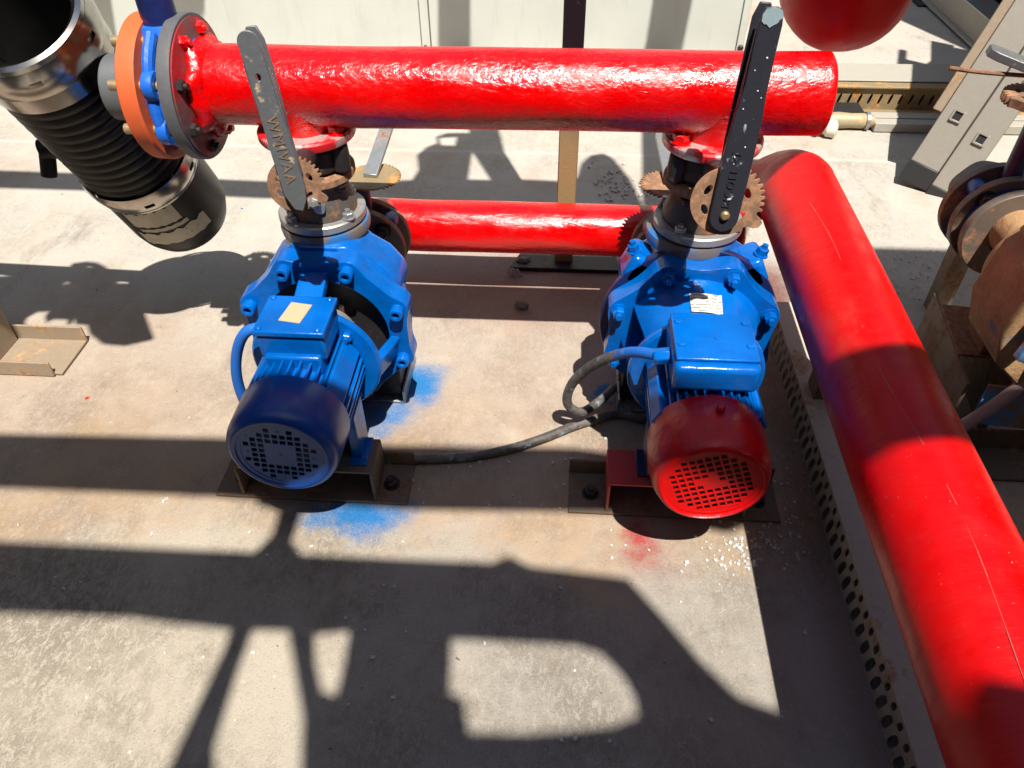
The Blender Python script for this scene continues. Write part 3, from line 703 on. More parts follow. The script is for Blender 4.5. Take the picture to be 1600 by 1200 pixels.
def build_filter():
    def dp(px, py, d): r = ray(px, py); return V((0, 0, H))+r*(d/r.dot(fw))
    lo, hi = dp(278, 322, 2.12), dp(42, 52, 1.52)
    ax = (hi-lo).normalized(); L = (hi-lo).length; R = .1335
    t = thing('air_filter', lo-ax*.05, 'black ribbed air filter with chrome clamp bands hanging behind the orange flange', 'filter')
    prof = [(0, -.085), (R*.35, -.083), (R*.68, -.07), (R*.88, -.045), (R*.97, -.012), (R, .02), (R, .20)]
    obj('end_cup', MB().lathe(prof, lo, ax, 56), CAN, t, sharp=60)
    L2 = L+.03
    def band(h, flip, nm):
        # conical chrome clamp with slots
        m = MB(); seg = 72; hh = .062
        a = ax.orthogonal().normalized(); b_ = ax.cross(a)
        def P(i, r, z): th = 2*pi*i/seg; return lo+ax*z+(a*cos(th)+b_*sin(th))*r
        rows = [(0, R*1.02), (.02, R*1.065), (.032, R*1.07), (.046, R*1.075), (hh, R*1.05)] if not flip else [(0, R*1.05), (.016, R*1.075), (.03, R*1.07), (.042, R*1.065), (hh, R*1.02)]
        vs = [[m.bm.verts.new(P(i, r, h+z)) for i in range(seg)] for z, r in rows]
        for k in range(len(rows)-1):
            for i in range(seg):
                slot = (i % 12) in (0, 1) and k == 1+ (1 if flip else 0)
                if slot: continue
                j = (i+1) % seg; m.bm.faces.new((vs[k][i], vs[k][j], vs[k+1][j], vs[k+1][i]))
        m.lathe([(R*1.03, h-.003), (R*1.035, h+.003), (R*1.02, h+.005)], lo, ax, seg)
        return obj(nm, m, CHROME, t, sharp=40)
    band(.185, False, 'clamp_band'); band(L2-.06, True, 'clamp_band')
    obj('clamp_skirt', MB().lathe([(R*1.03, L2-.1), (R*1.045, L2-.06), (R*1.01, L2-.058)], lo, ax, 64), CHROME, t)
    n = 12; z0, z1 = .245, L2-.102
    for k in range(n):
        za, zb = z0+(z1-z0)*k/n, z0+(z1-z0)*(k+1)/n; d = zb-za
        obj('rib', MB().lathe([(R*(.985+.022*sin(pi*q/6)), za+d*q/6) for q in range(7)], lo, ax, 64), RUBBER, t)
    # open intake end: rolled chrome lip, dark throat
    obj('intake_lip', MB().lathe([(R*1.02, L2), (R*1.0, L2+.012), (R*.93, L2+.016), (R*.84, L2+.008), (R*.8, L2-.012), (R*.78, L2-.1)], lo, ax, 64), CHROME, t)
    obj('intake_throat', MB().lathe([(R*.79, L2-.012), (R*.76, L2-.2), (0, L2-.22)], lo, ax, 48), CAN, t)
    # worn paper label on the cup, drain fitting, mounting leg off to the left
    a = (V((0, -1, 0))-ax*ax.dot(V((0, -1, 0)))).normalized(); b_ = ax.cross(a)
    def patch(u0, u1, h0, h1, mat, jag):
        m = MB(); N = 14
        top, bot = [], []
        for i in range(N+1):
            th = radians(u0+(u1-u0)*i/N); j = .006*jag*sin(i*2.3)
            dr = (a*cos(th)+b_*sin(th))
            rr = lambda h: R*(1.006 if h > .0 else .99)+.001
            top.append(m.bm.verts.new(lo+ax*(h1+j)+dr*rr(h1))); bot.append(m.bm.verts.new(lo+ax*(h0+j*.4)+dr*rr(h0)))
        for i in range(N): m.bm.faces.new((top[i], top[i+1], bot[i+1], bot[i]))
        obj('label', m, mat, t)
    sg = -1 if b_.x > 0 else 1
    for (u0, u1, h0, h1, j) in ((8, 62, .115, .178, 1), (4, 58, .092, .106, .3), (-14, 66, .03, .082, 1)): patch(sg*(u0-48), sg*(u1-48), h0, h1, LABELP, j)
    s = lo+ax*.33+(a*.35-b_*1.0).normalized()*R*1.0 if (b_.x > 0) else lo+ax*.33+(a*.35+b_*1.0).normalized()*R
    o_ = V((s.x-(lo+ax*.33).x, s.y-(lo+ax*.33).y, s.z-(lo+ax*.33).z)).normalized()
    obj('drain_fitting', MB().cyl(s-o_*.02, s+o_*.035, .026, 18).cyl(s+o_*.02+V((0, 0, .01)), s+o_*.022+V((-.01, -.02, -.06)), .018, 16), DARKVALVE, t, bev=.002)
    mid = lo+ax*(L-.05)
    obj('mounting_leg', MB().cyl(mid+V((-.1, 0.03, 0)), mid+V((-1.3, .03, .1)), .03, 16).cyl(mid+V((-1.3, .03, .1)), V((mid.x-1.3, mid.y+.03, 0)), .03, 16), DARKBOX, t)
build_filter()

# ================================================================== pumps
AZ = .29
def lobed(r, lob, n=8, w=.16, off=radians(22.5), steps=160):
    out = []
    for i in range(steps):
        a = 2*pi*i/steps
        d = min(abs((a-(off+k*2*pi/n)+pi) % (2*pi)-pi) for k in range(n))
        out.append(((r+lob*math.exp(-(d/w)**2))*cos(a), (r+lob*math.exp(-(d/w)**2))*sin(a)))
    return out
def yplane(X, y, z):     # XY of outline -> XZ of world, thickness towards +Y
    m = Matrix(((1, 0, 0), (0, 0, 1), (0, 1, 0))).to_4x4(); m.translation = V((X, y, z)); return m
def casing(t, X, mat, flmat, yf, AZ=.29):
    dz = AZ-.29
    """volute casing with shoulders, discharge neck and flange, suction neck"""
    m = MB()
    m.lathe([(.0, .03), (.182, .03), (.184, .045), (.178, .085), (.162, .125), (.135, .155), (.08, .165), (.062, .19), (.058, .35), (0, .35)], (X, yf, AZ), (0, 1, 0), 64)
    obj('volute_casing', m, mat, t, bev=.003)
    sh = [(-.066, .195), (-.09, .165), (-.125, .14), (-.165, .085), (-.15, .0), (.15, 0), (.168, .085), (.128, .14), (.09, .165), (.064, .195)]
    obj('casing_shoulder', MB().prism([sh], yplane(X, yf+.035, AZ), .125), mat, t, bev=.022, seg=4)
    obj('discharge_neck', MB().lathe([(.08, .12), (.072, .16), (.066, .178), (.078, .186)], (X-.012, PY, AZ), (0, 0, 1), 40), mat, t, sharp=60)
    obj('discharge_flange', MB().lathe([(.04, .468), (.092, .468), (.1, .474), (.102, .488), (.099, .498), (.05, .500)], (X-.012, PY, dz), (0, 0, 1), 52), flmat, t)
    obj('suction_flange', MB().ring((X+.0, 1.735, AZ-.015), (X, 1.757, AZ-.015), .05, .114, 52), SUCF, t, bev=.002)
    for k in range(4):
        a = radians(45+90*k); piece('bolt', HEX_DK, t, (X+.088*cos(a), 1.735, AZ-.015+.088*sin(a)), (0, -1, 0), k*.4, 1.1)
def bolt_ring(t, X, yf, me, r=.178):
    for k in range(8):
        a = radians(22.5+45*k); piece('bolt', me, t, (X+r*cos(a), yf, AZ+r*sin(a)), (0, -1, 0))
def motor_fins(t, X, y0, y1, r0, r1, mat, skip, n=36):
    core = obj('motor_body', MB().cyl((X, y0, AZ), (X, y1, AZ), r0, 48), mat, t)
    for k in range(n):
        a = 2*pi*k/n
        if skip(math.degrees(a) % 360): continue
        c = V((X+(r0+r1)/2*cos(a), (y0+y1)/2, AZ+(r0+r1)/2*sin(a)))
        m = MB().box(c, (r1-r0+.006, y1-y0-.006, .0042), Matrix.Rotation(-a, 3, 'Y'))
        obj('cooling_fin', m, mat, core)
    return core
def grille(cells, half, pitch, bar, rotd, center, R, mat, t, round_holes=(), th=.0025, r_in=None):
    """flat vent plate facing -Y with real square openings"""
    m = MB(); cr, sr = cos(radians(rotd)), sin(radians(rotd))
    def P(u, v): return V((center[0]+u*cr-v*sr, center[1], center[2]+u*sr+v*cr))
    ex = []
    for i in range(2*half): 
        a = (i-half)*pitch; ex += [a+bar/2, a+pitch-bar/2]
    lo_ = [-half*pitch-.004*k for k in range(6, 0, -1)]; ex = lo_+ex+[half*pitch+.004*k for k in range(1, 7)]
    N = len(ex)-1; O = len(lo_)
    for i in range(N):
        for j in range(N):
            hole = (i-O) % 2 == 0 and (j-O) % 2 == 0 and ((i-O)//2, (j-O)//2) in cells
            if hole: continue
            u = (ex[i]+ex[i+1])/2; v = (ex[j]+ex[j+1])/2
            cs = [(ex[i], ex[j]), (ex[i+1], ex[j]), (ex[i+1], ex[j+1]), (ex[i], ex[j+1])]
            if max(p*p+q*q for p, q in cs) > (R*R): continue
            m.face([P(*c) for c in cs])
    bmesh.ops.remove_doubles(m.bm, verts=m.bm.verts, dist=1e-6)
    bmesh.ops.solidify(m.bm, geom=list(m.bm.faces), thickness=th)
    r_in = r_in or R*.86
    m.lathe([(r_in, -.0012), (R, -.0012), (R, .004), (r_in, .004), (r_in, -.0012)], center, (0, 1, 0), 56)
    for u, v, r in round_holes:
        p = P(u, v); m.lathe([(0, -.0004), (r, -.0004), (r*.9, -.0014), (0, -.0014)], p-V((0, .0, 0)), (0, 1, 0), 12)
    return obj('vent_grille', m, mat, t)

def pump_left():
    X = -.525
    t = thing('electric_pump', (X, 1.3, 0), 'blue spray painted pump with navy fan cover and open lantern bracket', 'pump', 'electric pumps between the red pipes')
    yf = 1.385
    casing(t, X, BLUE, BLUEST, yf)
    # open lantern bracket: lobed ring, four arms, motor flange
    ringo = lobed(.186, .021)
    hole = [(.142*cos(2*pi*k/48), .142*sin(2*pi*k/48)) for k in range(48)]
    obj('lantern_ring', MB().prism([ringo, hole], yplane(X, yf-.022, AZ), .05), BLUE, t, bev=.004, seg=3)
    for ang in (92, -14, 194, 270):
        a = radians(ang); r0, r1 = V((X+.158*cos(a), yf-.005, AZ+.158*sin(a))), V((X+.125*cos(a), 1.268, AZ+.125*sin(a)))
        d = r1-r0; mid = (r0+r1)/2
        yv = d.normalized(); tv = V((-sin(a), 0, cos(a))); nv = tv.cross(yv).normalized()
        obj('bracket_arm', MB().box(mid, (.062, d.length+.02, .022), Matrix((tv, yv, nv)).transposed()), BLUE, t, bev=.004)
    obj('back_plate', MB().lathe([(0, 0), (.140, 0), (.141, .01), (0, .01)], (X, yf+.018, AZ), (0, 1, 0), 48), DARKVALVE, t)
    obj('shaft', MB().cyl((X, 1.27, AZ), (X, yf+.02, AZ), .026, 24).cyl((X, 1.325, AZ), (X, 1.375, AZ), .064, 28), FLANGE, t, bev=.003)
    bolt_ring(t, X, yf-.022, socketmesh('bolt', .0155, .024, BLUE), .182)
    obj('motor_flange', MB().lathe([(0, 0), (.138, 0), (.143, .004), (.143, .014), (0, .016)], (X, 1.252, AZ), (0, 1, 0), 56), BLUE, t, bev=.001)
    nb = hexmesh('bolt', .012, .016, BLUE)
    for k in range(4):
        a = radians(45+90*k); piece('bolt', nb, t, (X+.115*cos(a), 1.253, AZ+.115*sin(a)), (0, -1, 0), k)
    motor_fins(t, X, 1.085, 1.252, .088, .106, BLUE, lambda d: 24 < d < 40, 36)
    obj('side_pad', MB().box((X+.086, 1.17, AZ+.054), (.05, .16, .012), Matrix.Rotation(radians(57), 3, 'Y')), BLUE, t, bev=.003)
    obj('box_pedestal', MB().cube(X-.058, X+.058, 1.135, 1.25, AZ+.07, AZ+.115), BLUE, t, bev=.006)
    tb = obj('terminal_box', MB().cube(X-.068, X+.068, 1.148, 1.262, AZ+.10, AZ+.158), BLUE, t, bev=.005)
    obj('lid', MB().cube(X-.072, X+.072, 1.143, 1.266, AZ+.159, AZ+.172), BLUE, tb, bev=.003)
    sm = screwmesh('screw', .0065, .004, BLUE)
    for sx in (-.06, .058):
        for yy in (1.154, 1.256): piece('screw', sm, tb, (X+sx, yy, AZ+.172), (0, 0, 1))
    obj('nameplate', MB().box((X+.0, 1.207, AZ+.1731), (.046, .062, .0012), Matrix.Rotation(radians(-9), 3, 'Z')), TAN, tb)
    fc = MB().lathe([(.109, .118), (.112, .112), (.112, .04), (.1115, .024), (.107, .010), (.098, .002), (.094, 0), (.088, .001), (.088, .012)], (X+.0, .972, AZ), (0, 1, 0), 64)
    fo = obj('fan_cover', fc, NAVY, t, sharp=50)
    obj('fan_inside', MB().cyl((X, 1.0, AZ), (X, 1.08, AZ), .085, 32), DARKBOX, fo)
    cells = set()
    rows = {0: (3, 6), 1: range(2, 8), 2: range(1, 9), 3: (0, 1, 2, 7, 8, 9), 4: (1, 2, 7, 8), 5: (1, 2, 7, 8), 6: (0, 1, 2, 7, 8, 9), 7: range(1, 9), 8: range(2, 8), 9: (3, 6)}
    for r, cs in rows.items():
        for c in cs: cells.add((c, r))
    p = .0146
    grille(cells, 5, p, .0036, -6, (X, .977, AZ), .089, NAVYF, fo, [(0, 0, .0035), (0, 4.4*p, .003), (0, -4.4*p, .003), (4.4*p, 0, .003), (-4.4*p, 0, .003)], r_in=.078)
    for s in (-1, 1):
        obj('motor_foot', MB().cube(X+s*.088-.011, X+s*.088+.011, 1.14, 1.215, .108, .235), BLUE, t, bev=.003)
        obj('foot_plate', MB().cube(X+s*.094-.02, X+s*.094+.02, 1.12, 1.205, .1035, .109), BLUE, t, bev=.002)
    obj('casing_foot', MB().cube(X-.13, X+.13, 1.45, 1.545, .012, .13), DARKVALVE, t, bev=.004)
pump_left()

def pump_right():
    X = XR
    t = thing('electric_pump', (X, 1.3, 0), 'blue pump with red fan cover and printed nameplate on its neck', 'pump', 'electric pumps between the red pipes')
    yf = 1.41
    casing(t, X, BLUE2, BLUEST, yf)
    obj('bracket_ring', MB().prism([lobed(.182, .02, w=.2)], yplane(X, yf-.02, AZ), .048), BLUE2, t, bev=.006, seg=3)
    obj('casing_rim', MB().ring((X, yf+.03, AZ), (X, yf+.05, AZ), .15, .203, 64), NECK, t, bev=.003)
    bolt_ring(t, X, yf-.02, hexmesh('bolt', .0145, .022, BLUE2), .18)
    # lug ear with bolt on the upper left shoulder
    for s in (-1, 1):
        obj('lug_ear', MB().box((X+s*.128, yf+.075, AZ+.135), (.055, .09, .075), Matrix.Rotation(radians(-s*25), 3, 'Y')), BLUE2, t, bev=.014, seg=3)
        piece('bolt', hexmesh('bolt', .013, .02, BLUE2), t, (X+s*.138, yf+.06, AZ+.174), (s*.25, 0, 1))
    # closed adaptor: tapering saddle with side windows
    m = MB(); ra = []
    for y, rr in ((yf-.02, .158), (yf-.06, .150), (1.31, .138), (1.275, .132)):
        ra.append([m.bm.verts.new((X+rr*cos(radians(a)), y, AZ+rr*sin(radians(a)))) for a in range(28, 153, 5)])
    for A, B in zip(ra, ra[1:]):
        for i in range(len(A)-1): m.bm.faces.new((A[i], A[i+1], B[i+1], B[i]))
    bmesh.ops.solidify(m.bm, geom=list(m.bm.faces), thickness=.014)
    obj('adaptor_saddle', m, BLUE2, t, sharp=50, bev=.002)
    m = MB(); ra = []
    for y, rr in ((yf-.02, .155), (1.275, .13)):
        ra.append([m.bm.verts.new((X+rr*cos(radians(a)), y, AZ+rr*sin(radians(a)))) for a in range(185, 356, 6)])
    for i in range(len(ra[0])-1): m.bm.faces.new((ra[0][i], ra[0][i+1], ra[1][i+1], ra[1][i]))
    bmesh.ops.solidify(m.bm, geom=list(m.bm.faces), thickness=.014)
    obj('adaptor_cradle', m, BLUE2, t, sharp=50)
    obj('shaft', MB().cyl((X, 1.27, AZ), (X, yf, AZ), .03, 20), DARKVALVE, t)
    # curled nameplate on the saddle
    m = MB(); N = 8; A = []; B = []
    for i in range(N+1):
        a = radians(100-26*i/N); lift = .0022+(.004 if i == N else 0)
        A.append(m.bm.verts.new((X+(.1455+lift)*cos(a), yf-.058-.004*i/N, AZ+(.149+lift)*sin(a)))); B.append(m.bm.verts.new((X+(.137+lift)*cos(a), 1.30-.004*i/N, AZ+(.1385+lift)*sin(a))))
    for i in range(N): m.bm.faces.new((A[i], A[i+1], B[i+1], B[i]))
    bmesh.ops.solidify(m.bm, geom=list(m.bm.faces), thickness=.001)
    obj('nameplate', m, NAMEPL, t)
    obj('motor_flange', MB().lathe([(0, 0), (.14, 0), (.146, .005), (.146, .016), (0, .02)], (X, 1.255, AZ), (0, 1, 0), 56), BLUE2, t, bev=.001)
    motor_fins(t, X, 1.06, 1.255, .090, .108, BLUE2, lambda d: 82 < d < 98, 40)
    for s in (-1, 1):
        obj('side_pad', MB().box((X+s*.098, 1.16, AZ+.052), (.036, .185, .014), Matrix.Rotation(radians(s*62), 3, 'Y')), BLUE2, t, bev=.004)
    obj('box_pedestal', MB().cube(X-.075, X+.075, 1.115, 1.25, AZ+.06, AZ+.12), BLUE2, t, bev=.012, seg=3)
    tb = obj('terminal_box', MB().cube(X-.08, X+.082, 1.09, 1.255, AZ+.105, AZ+.166), BLUE2, t, bev=.012, seg=4)
    obj('lid', MB().cube(X-.077, X+.079, 1.108, 1.25, AZ+.1665, AZ+.174), BLUE2, tb, bev=.003)
    sm = screwmesh('screw', .0085, .004, BLUE2)
    for sx in (-.064, .066):
        for yy in (1.15, 1.22): piece('screw', sm, tb, (X+sx, yy, AZ+.174), (0, 0, 1))
    piece('screw', sm, tb, (X+.005, 1.17, AZ+.174), (0, 0, 1), 0, .6)
    obj('cable_gland', MB().lathe([(0, 0), (.017, 0), (.017, .026), (.013, .032), (0, .032)], (X-.08, 1.165, AZ+.132), (-1, 0, -.15), 6), BLUE2, tb, bev=.002)
    fc = MB().lathe([(.108, .135), (.1125, .127), (.1145, .08), (.1135, .045), (.110, .02), (.104, .006), (.099, .001), (.095, .0), (.093, .003), (.093, .014)], (X-.003, .948, AZ), (0, 1, 0), 64, lambda a, h: .008*sin(3*a)+.006*sin(5*a+h*30))
    fo = obj('fan_cover', fc, RED_FAN, t, sharp=50)
    obj('fan_inside', MB().cyl((X, .975, AZ), (X, 1.06, AZ), .088, 32), DARKBOX, fo)
    cells = set()
    for i in range(12):
        for j in range(12):
            u, v = i-5.5, j-5.5
            if u*u+v*v > 5.15**2 or (abs(u) < 1 and abs(v) < 1) or (i, j) in ((4, 6), (7, 5), (6, 7)): continue
            cells.add((i, j))
    grille(cells, 6, .0146, .0038, 21, (X-.003, .955, AZ), .094, RED_DISC, fo, r_in=.084)
    piece('screw', screwmesh('screw', .009, .009, RED_FAN), t, (X+.004, 1.035, AZ+.116), (0, 0, 1))
    for s in (-1, 1):
        obj('motor_foot', MB().cube(X+s*.088-.009, X+s*.088+.009, 1.12, 1.215, .108, .235), NECK, t, bev=.003)
        obj('foot_plate', MB().cube(X+s*.094-.02, X+s*.094+.02, 1.125, 1.205, .1035, .108), NECK, t, bev=.002)
    obj('casing_foot', MB().cube(X-.13, X+.13, 1.47, 1.565, .012, .13), DARKVALVE, t, bev=.004)
pump_right()

# ---- steel bases
def pump_base(X, xa, xb, u0, u1, label, mat2):
    t = thing('pump_base', (X, 1.15, 0), label, 'steel base', 'channel steel bases under the pumps')
    m = MB().cube(xa, xb, 1.095, 1.212, .003, .009); m.cube(xa, xb, 1.2125, 1.2185, .003, .05)
    obj('floor_angle', m, BASE, t, bev=.0012)
    obj('top_plate', MB().cube(u0, u1, 1.102, 1.205, .0965, .1030), mat2, t, bev=.0012)
    for x in (u0, u1-.0065):
        obj('side_plate', MB().cube(x, x+.0065, 1.1, 1.207, .0092, .0964), mat2, t, bev=.0012)
    obj('rear_angle', MB().cube(X-.14, X+.14, 1.43, 1.60, .003, .0095).cube(X+.134, X+.14, 1.43, 1.60, .0096, .045).cube(X-.14, X-.134, 1.43, 1.60, .0096, .045), GALV, t, bev=.001)
    for x in (xa+.05, xb-.045): piece('anchor_bolt', HEX_DK, t, (x, 1.15, .009), (0, 0, 1), x, 1.)
BASER = None
def basered():
    t = NT('channel_with_red_overspray'); p = t.sep()
    c = t.mix(t.noise(40, 5), (.2, .13, .09), (.13, .08, .055))
    mk = t.math('MULTIPLY', t.ramp(t.math('ADD', p['Z'], t.math('MULTIPLY', t.noise(20, 4), .08)), .03, .13), t.ramp(t.math('ADD', p['X'], t.math('MULTIPLY', t.noise(12), .1)), .36, .2))
    return t.fin(t.mix(t.math('MULTIPLY', mk, .9), c, (.42, .015, .02)), .55, .1, t.bump(t.noise(140, 4), .3, .002))
pump_base(-.525, -.775, -.325, -.712, -.396, 'brown steel channel base under the pump with navy fan cover', BASE)
pump_base(XR, .045, .52, .128, .44, 'channel base with red overspray under the red fan cover', basered())
def edge_channel():
    t = thing('pump_base', (-1.6, 1.55, 0), 'brown open steel channel lying on the concrete by the left edge', 'steel base', 'channel steel bases under the pumps')
    x0, x1 = -2.3, -1.345
    obj('floor_channel', MB().cube(x0, x1-.02, 1.478, 1.485, .003, .05).cube(x0, x1, 1.4852, 1.628, .003, .010).cube(x0, x1-.0, 1.6282, 1.6352, .003, .055), BEIGE, t, bev=.0015)
    obj('side_plate', MB().cube(-1.555, -1.545, 1.49, 1.62, .0102, .16), BEIGE, t, bev=.0015)
    obj('top_plate', MB().cube(-1.9, -1.545, 1.49, 1.62, .1605, .168), BEIGE, t, bev=.0015)
edge_channel()

# ---- power cable from one motor to the other
def build_cable():
    pts = [(-.592, 1.205, .425), (-.635, 1.20, .415), (-.672, 1.205, .355), (-.695, 1.21, .27), (-.70, 1.225, .17), (-.69, 1.27, .08), (-.64, 1.31, .03), (-.55, 1.29, .0155), (-.45, 1.226, .0145), (-.32, 1.228, .0135), (-.19, 1.245, .0135), (-.10, 1.275, .0135),
           (-.02, 1.315, .0135), (.07, 1.37, .0135), (.17, 1.412, .0135), (.24, 1.40, .014), (.235, 1.50, .03), (.17, 1.50, .03), (.12, 1.42, .05), (.07, 1.36, .065), (.035, 1.345, .11), (.045, 1.33, .19), (.09, 1.285, .29), (.15, 1.225, .375), (.195, 1.175, .415), (.212, 1.165, .4195)]
    tag(obj('power_cable', MB().tube(pts, .0115, 14, 8), CABLE, sharp=60), 'dusty black cable looping over the floor between the two motors, ends sprayed blue', 'cable')
build_cable()

# ---- post that carries the lower pipe
def build_post():
    t = thing('support_post', (.02, 2.125, 0), 'narrow flaking steel post rising behind the lower red pipe', 'post')
    a = ony(870, 250, 2.125)
    obj('post_bar', MB().cube(-.012, .045, 2.10, 2.135, .012, 2.2), POSTM, t, bev=.003)
    m = Matrix.Translation((.015, 2.06, .003))
    obj('base_plate', MB().prism([[(-.17, .0), (.19, .0), (.16, .12), (-.13, .12)]], m, .012), DARKVALVE, t, bev=.002)
build_post()

# ---- perforated cable tray beside the header pipe
def perforated(m, P, u0, u1, pitch, rows, v0, v1):
    """P(u,v) -> point; slots per row: (v centre, half w, half h, phase, slant)"""
    n = int((u1-u0)/pitch)
    edges = [v0]+[(rows[i][0]+rows[i+1][0])/2 for i in range(len(rows)-1)]+[v1]
    for r, (vc, hw, hh, ph, sl) in enumerate(rows):
        va, vb = edges[r], edges[r+1]
        for i in range(n):
            ua, ub = u0+i*pitch, u0+(i+1)*pitch; uc = (ua+ub)/2+ph
            inn = [(-hw, -hh*.5), (-hw*.5, -hh), (hw*.5, -hh), (hw, -hh*.5), (hw, hh*.5), (hw*.5, hh), (-hw*.5, hh), (-hw, hh*.5)]
            out = [(ua, va+(vb-va)*.25), (ua, va), (ub, va), (ub, va+(vb-va)*.25), (ub, va+(vb-va)*.75), (ub, vb), (ua, vb), (ua, va+(vb-va)*.75)]
            iv = [m.bm.verts.new(P(uc+x+sl*y, vc+y)) for x, y in inn]; ov = [m.bm.verts.new(P(x, y)) for x, y in out]
            for k in range(8):
                j = (k+1) % 8; m.bm.faces.new((ov[k], ov[j], iv[j], iv[k]))
    bmesh.ops.remove_doubles(m.bm, verts=m.bm.verts, dist=1e-5)
    bmesh.ops.recalc_face_normals(m.bm, faces=m.bm.faces)
    bmesh.ops.solidify(m.bm, geom=list(m.bm.faces), thickness=.002)
def build_tray():
    x = .613
    t = thing('cable_tray', (x+.05, 1.2, 0), 'perforated steel cable tray on edge under the big red header pipe', 'cable tray')
    m = MB(); perforated(m, lambda u, v: V((x, u, v)), -.3, 1.78, .0355, [(.035, .0098, .0245, 0, -.2), (.081, .0068, .0125, .006, -.2)], .003, .098)
    obj('perforated_side', m, TRAY, t)
    obj('top_lip', MB().cube(x-.002, x+.075, -.3, 1.8, .0985, .102), TRAYL, t, bev=.001)
    obj('back_side', MB().cube(x+.0752, x+.078, -.3, 1.8, .003, .1015), TRAY, t)
    sup = MB().cube(x+.02, x+.075, 1.40, 1.46, .1025, .325); obj('pipe_rest', sup, BASE, t)
build_tray()

# ---- far trays and conduits on the floor right of the upper pipe
def build_far():
    t = thing('cable_tray', (1.6, 3.45, 0), 'long slotted ochre cable tray on the floor in the distance by the ladder', 'cable tray')
    x0, x1 = .6, 3.6
    obj('tray_cover', MB().cube(x0, x1, 3.40, 3.60, .118, .124), TRUNK, t, bev=.002)
    obj('tray_lip', MB().cube(x0, x1, 3.345, 3.3995, .108, .117), OCHRE, t, bev=.002)
    m = MB(); perforated(m, lambda u, v: V((u, 3.36, v)), x0, x1, .043, [(.06, .006, .022, 0, .2)], .003, .107)
    obj('perforated_side', m, OCHRE, t)
    obj('back_side', MB().cube(x0, x1, 3.597, 3.60, .003, .1175), OCHRE, t)
    c = thing('conduit', (1.6, 3.27, 0), 'thin ochre conduit bar lying before the slotted tray', 'conduit')
    obj('bar', MB().cube(1.26, 3.6, 3.285, 3.325, .003, .03), OCHRE, c, bev=.004)
    d = thing('wall_trunking', (1.7, 3.2, 0), 'grey ridged trunking on the floor ending at a clamped joint', 'trunking')
    obj('trunking_body', MB().cube(1.285, 3.6, 3.155, 3.272, .003, .04), TRUNK, d, bev=.003)
    obj('ridge', MB().cube(1.29, 3.6, 3.205, 3.225, .0402, .046), TRUNK, d, bev=.002)
    e = thing('flexible_hose', (1.18, 3.2, 0), 'pale hose end with two wire clamps joined to the trunking', 'hose')
    obj('hose_body', MB().lathe([(0, 0), (.025, 0), (.031, .02), (.034, .07), (.030, .12), (.031, .17), (.024, .215), (0, .215)], (1.07, 3.19, .035), (1, .0, 0), 24), STUDH, e, sharp=60)
    for q in (.02, .18): obj('clamp', MB().ring((1.07+q, 3.19, .035), (1.085+q, 3.19, .035), .030, .036, 24), GALV, e)
    f = thing('hose_coupling', (1.06, 3.12, 0), 'cream plastic coupling lying on the floor below the red pipe end', 'coupling')
    obj('coupling_body', MB().lathe([(0, 0), (.032, 0), (.034, .012), (.024, .02), (.024, .035), (.034, .043), (.036, .075), (.02, .085), (0, .085)], (1.035, 3.12, .036), (1, -.25, 0), 24), CREAM, f)
    obj('dark_duct', MB().cube(.7, 1.255, 3.23, 3.33, .003, .055), DARKBOX, c)
STUDH = steel('tan_hose_skin', (.42, .34, .2), .2, (.3, .2, .1), .5, .1)
build_far()

# ---- ladder
def build_ladder():
    t = thing('aluminium_ladder', (1.37, 2.72, 0), 'dull aluminium double ladder leaning with its two side rails and black feet', 'ladder')
    b = V((1.345, 2.66, .012)); d = V((.355, .203, .913)).normalized()      # climb direction
    n = V((-.5, -.75, .0)); n = (n-d*n.dot(d)).normalized()               # face towards the viewer
    s = d.cross(n).normalized()
    if s.x < 0: s = -s
    R3 = Matrix((s, d, n)).transposed()
    Lg = 2.0; wd = .105
    for k, off in ((0, -.0545), (1, .0545)):
        st = .0 if k == 0 else -.045
        for back in (0, 1):
            c0 = b+s*off-n*(back*.42)
            nm = 'side_rail'
            obj(nm, MB().box(c0+d*(Lg/2+.062+st), (wd, Lg, .025), R3), ALU, t, bev=.003)
            obj('rubber_foot', MB().box(c0+d*(.026+st), (wd+.004, .074, .031), R3), DARKBOX, t, bev=.003)
        if k == 0: obj('outer_rail', MB().box(b-s*(.0545+.070)+d*(Lg/2+.24)-n*.012, (.034, Lg, .03), R3), BEIGE, t, bev=.003)
        for r in range(4):
            p = b+s*off+d*(.25+r*.5+(.0 if k == 0 else -.035))
            m = MB(); w_ = .017
            for sx, sy, dx, dy in ((-w_, 0, .006, 2*w_+.006), (w_, 0, .006, 2*w_+.006), (0, -w_, 2*w_-.006, .006), (0, w_, 2*w_-.006, .006)):
                m.box(p+s*sx+d*sy-n*.20, (dx, dy, .44), R3)
            obj('rung', m, ALU, t, bev=.001)
            obj('rung_hollow', MB().box(p+n*.0135, (2*w_-.006, 2*w_-.006, .003), R3), DARKBOX, t)
build_ladder()

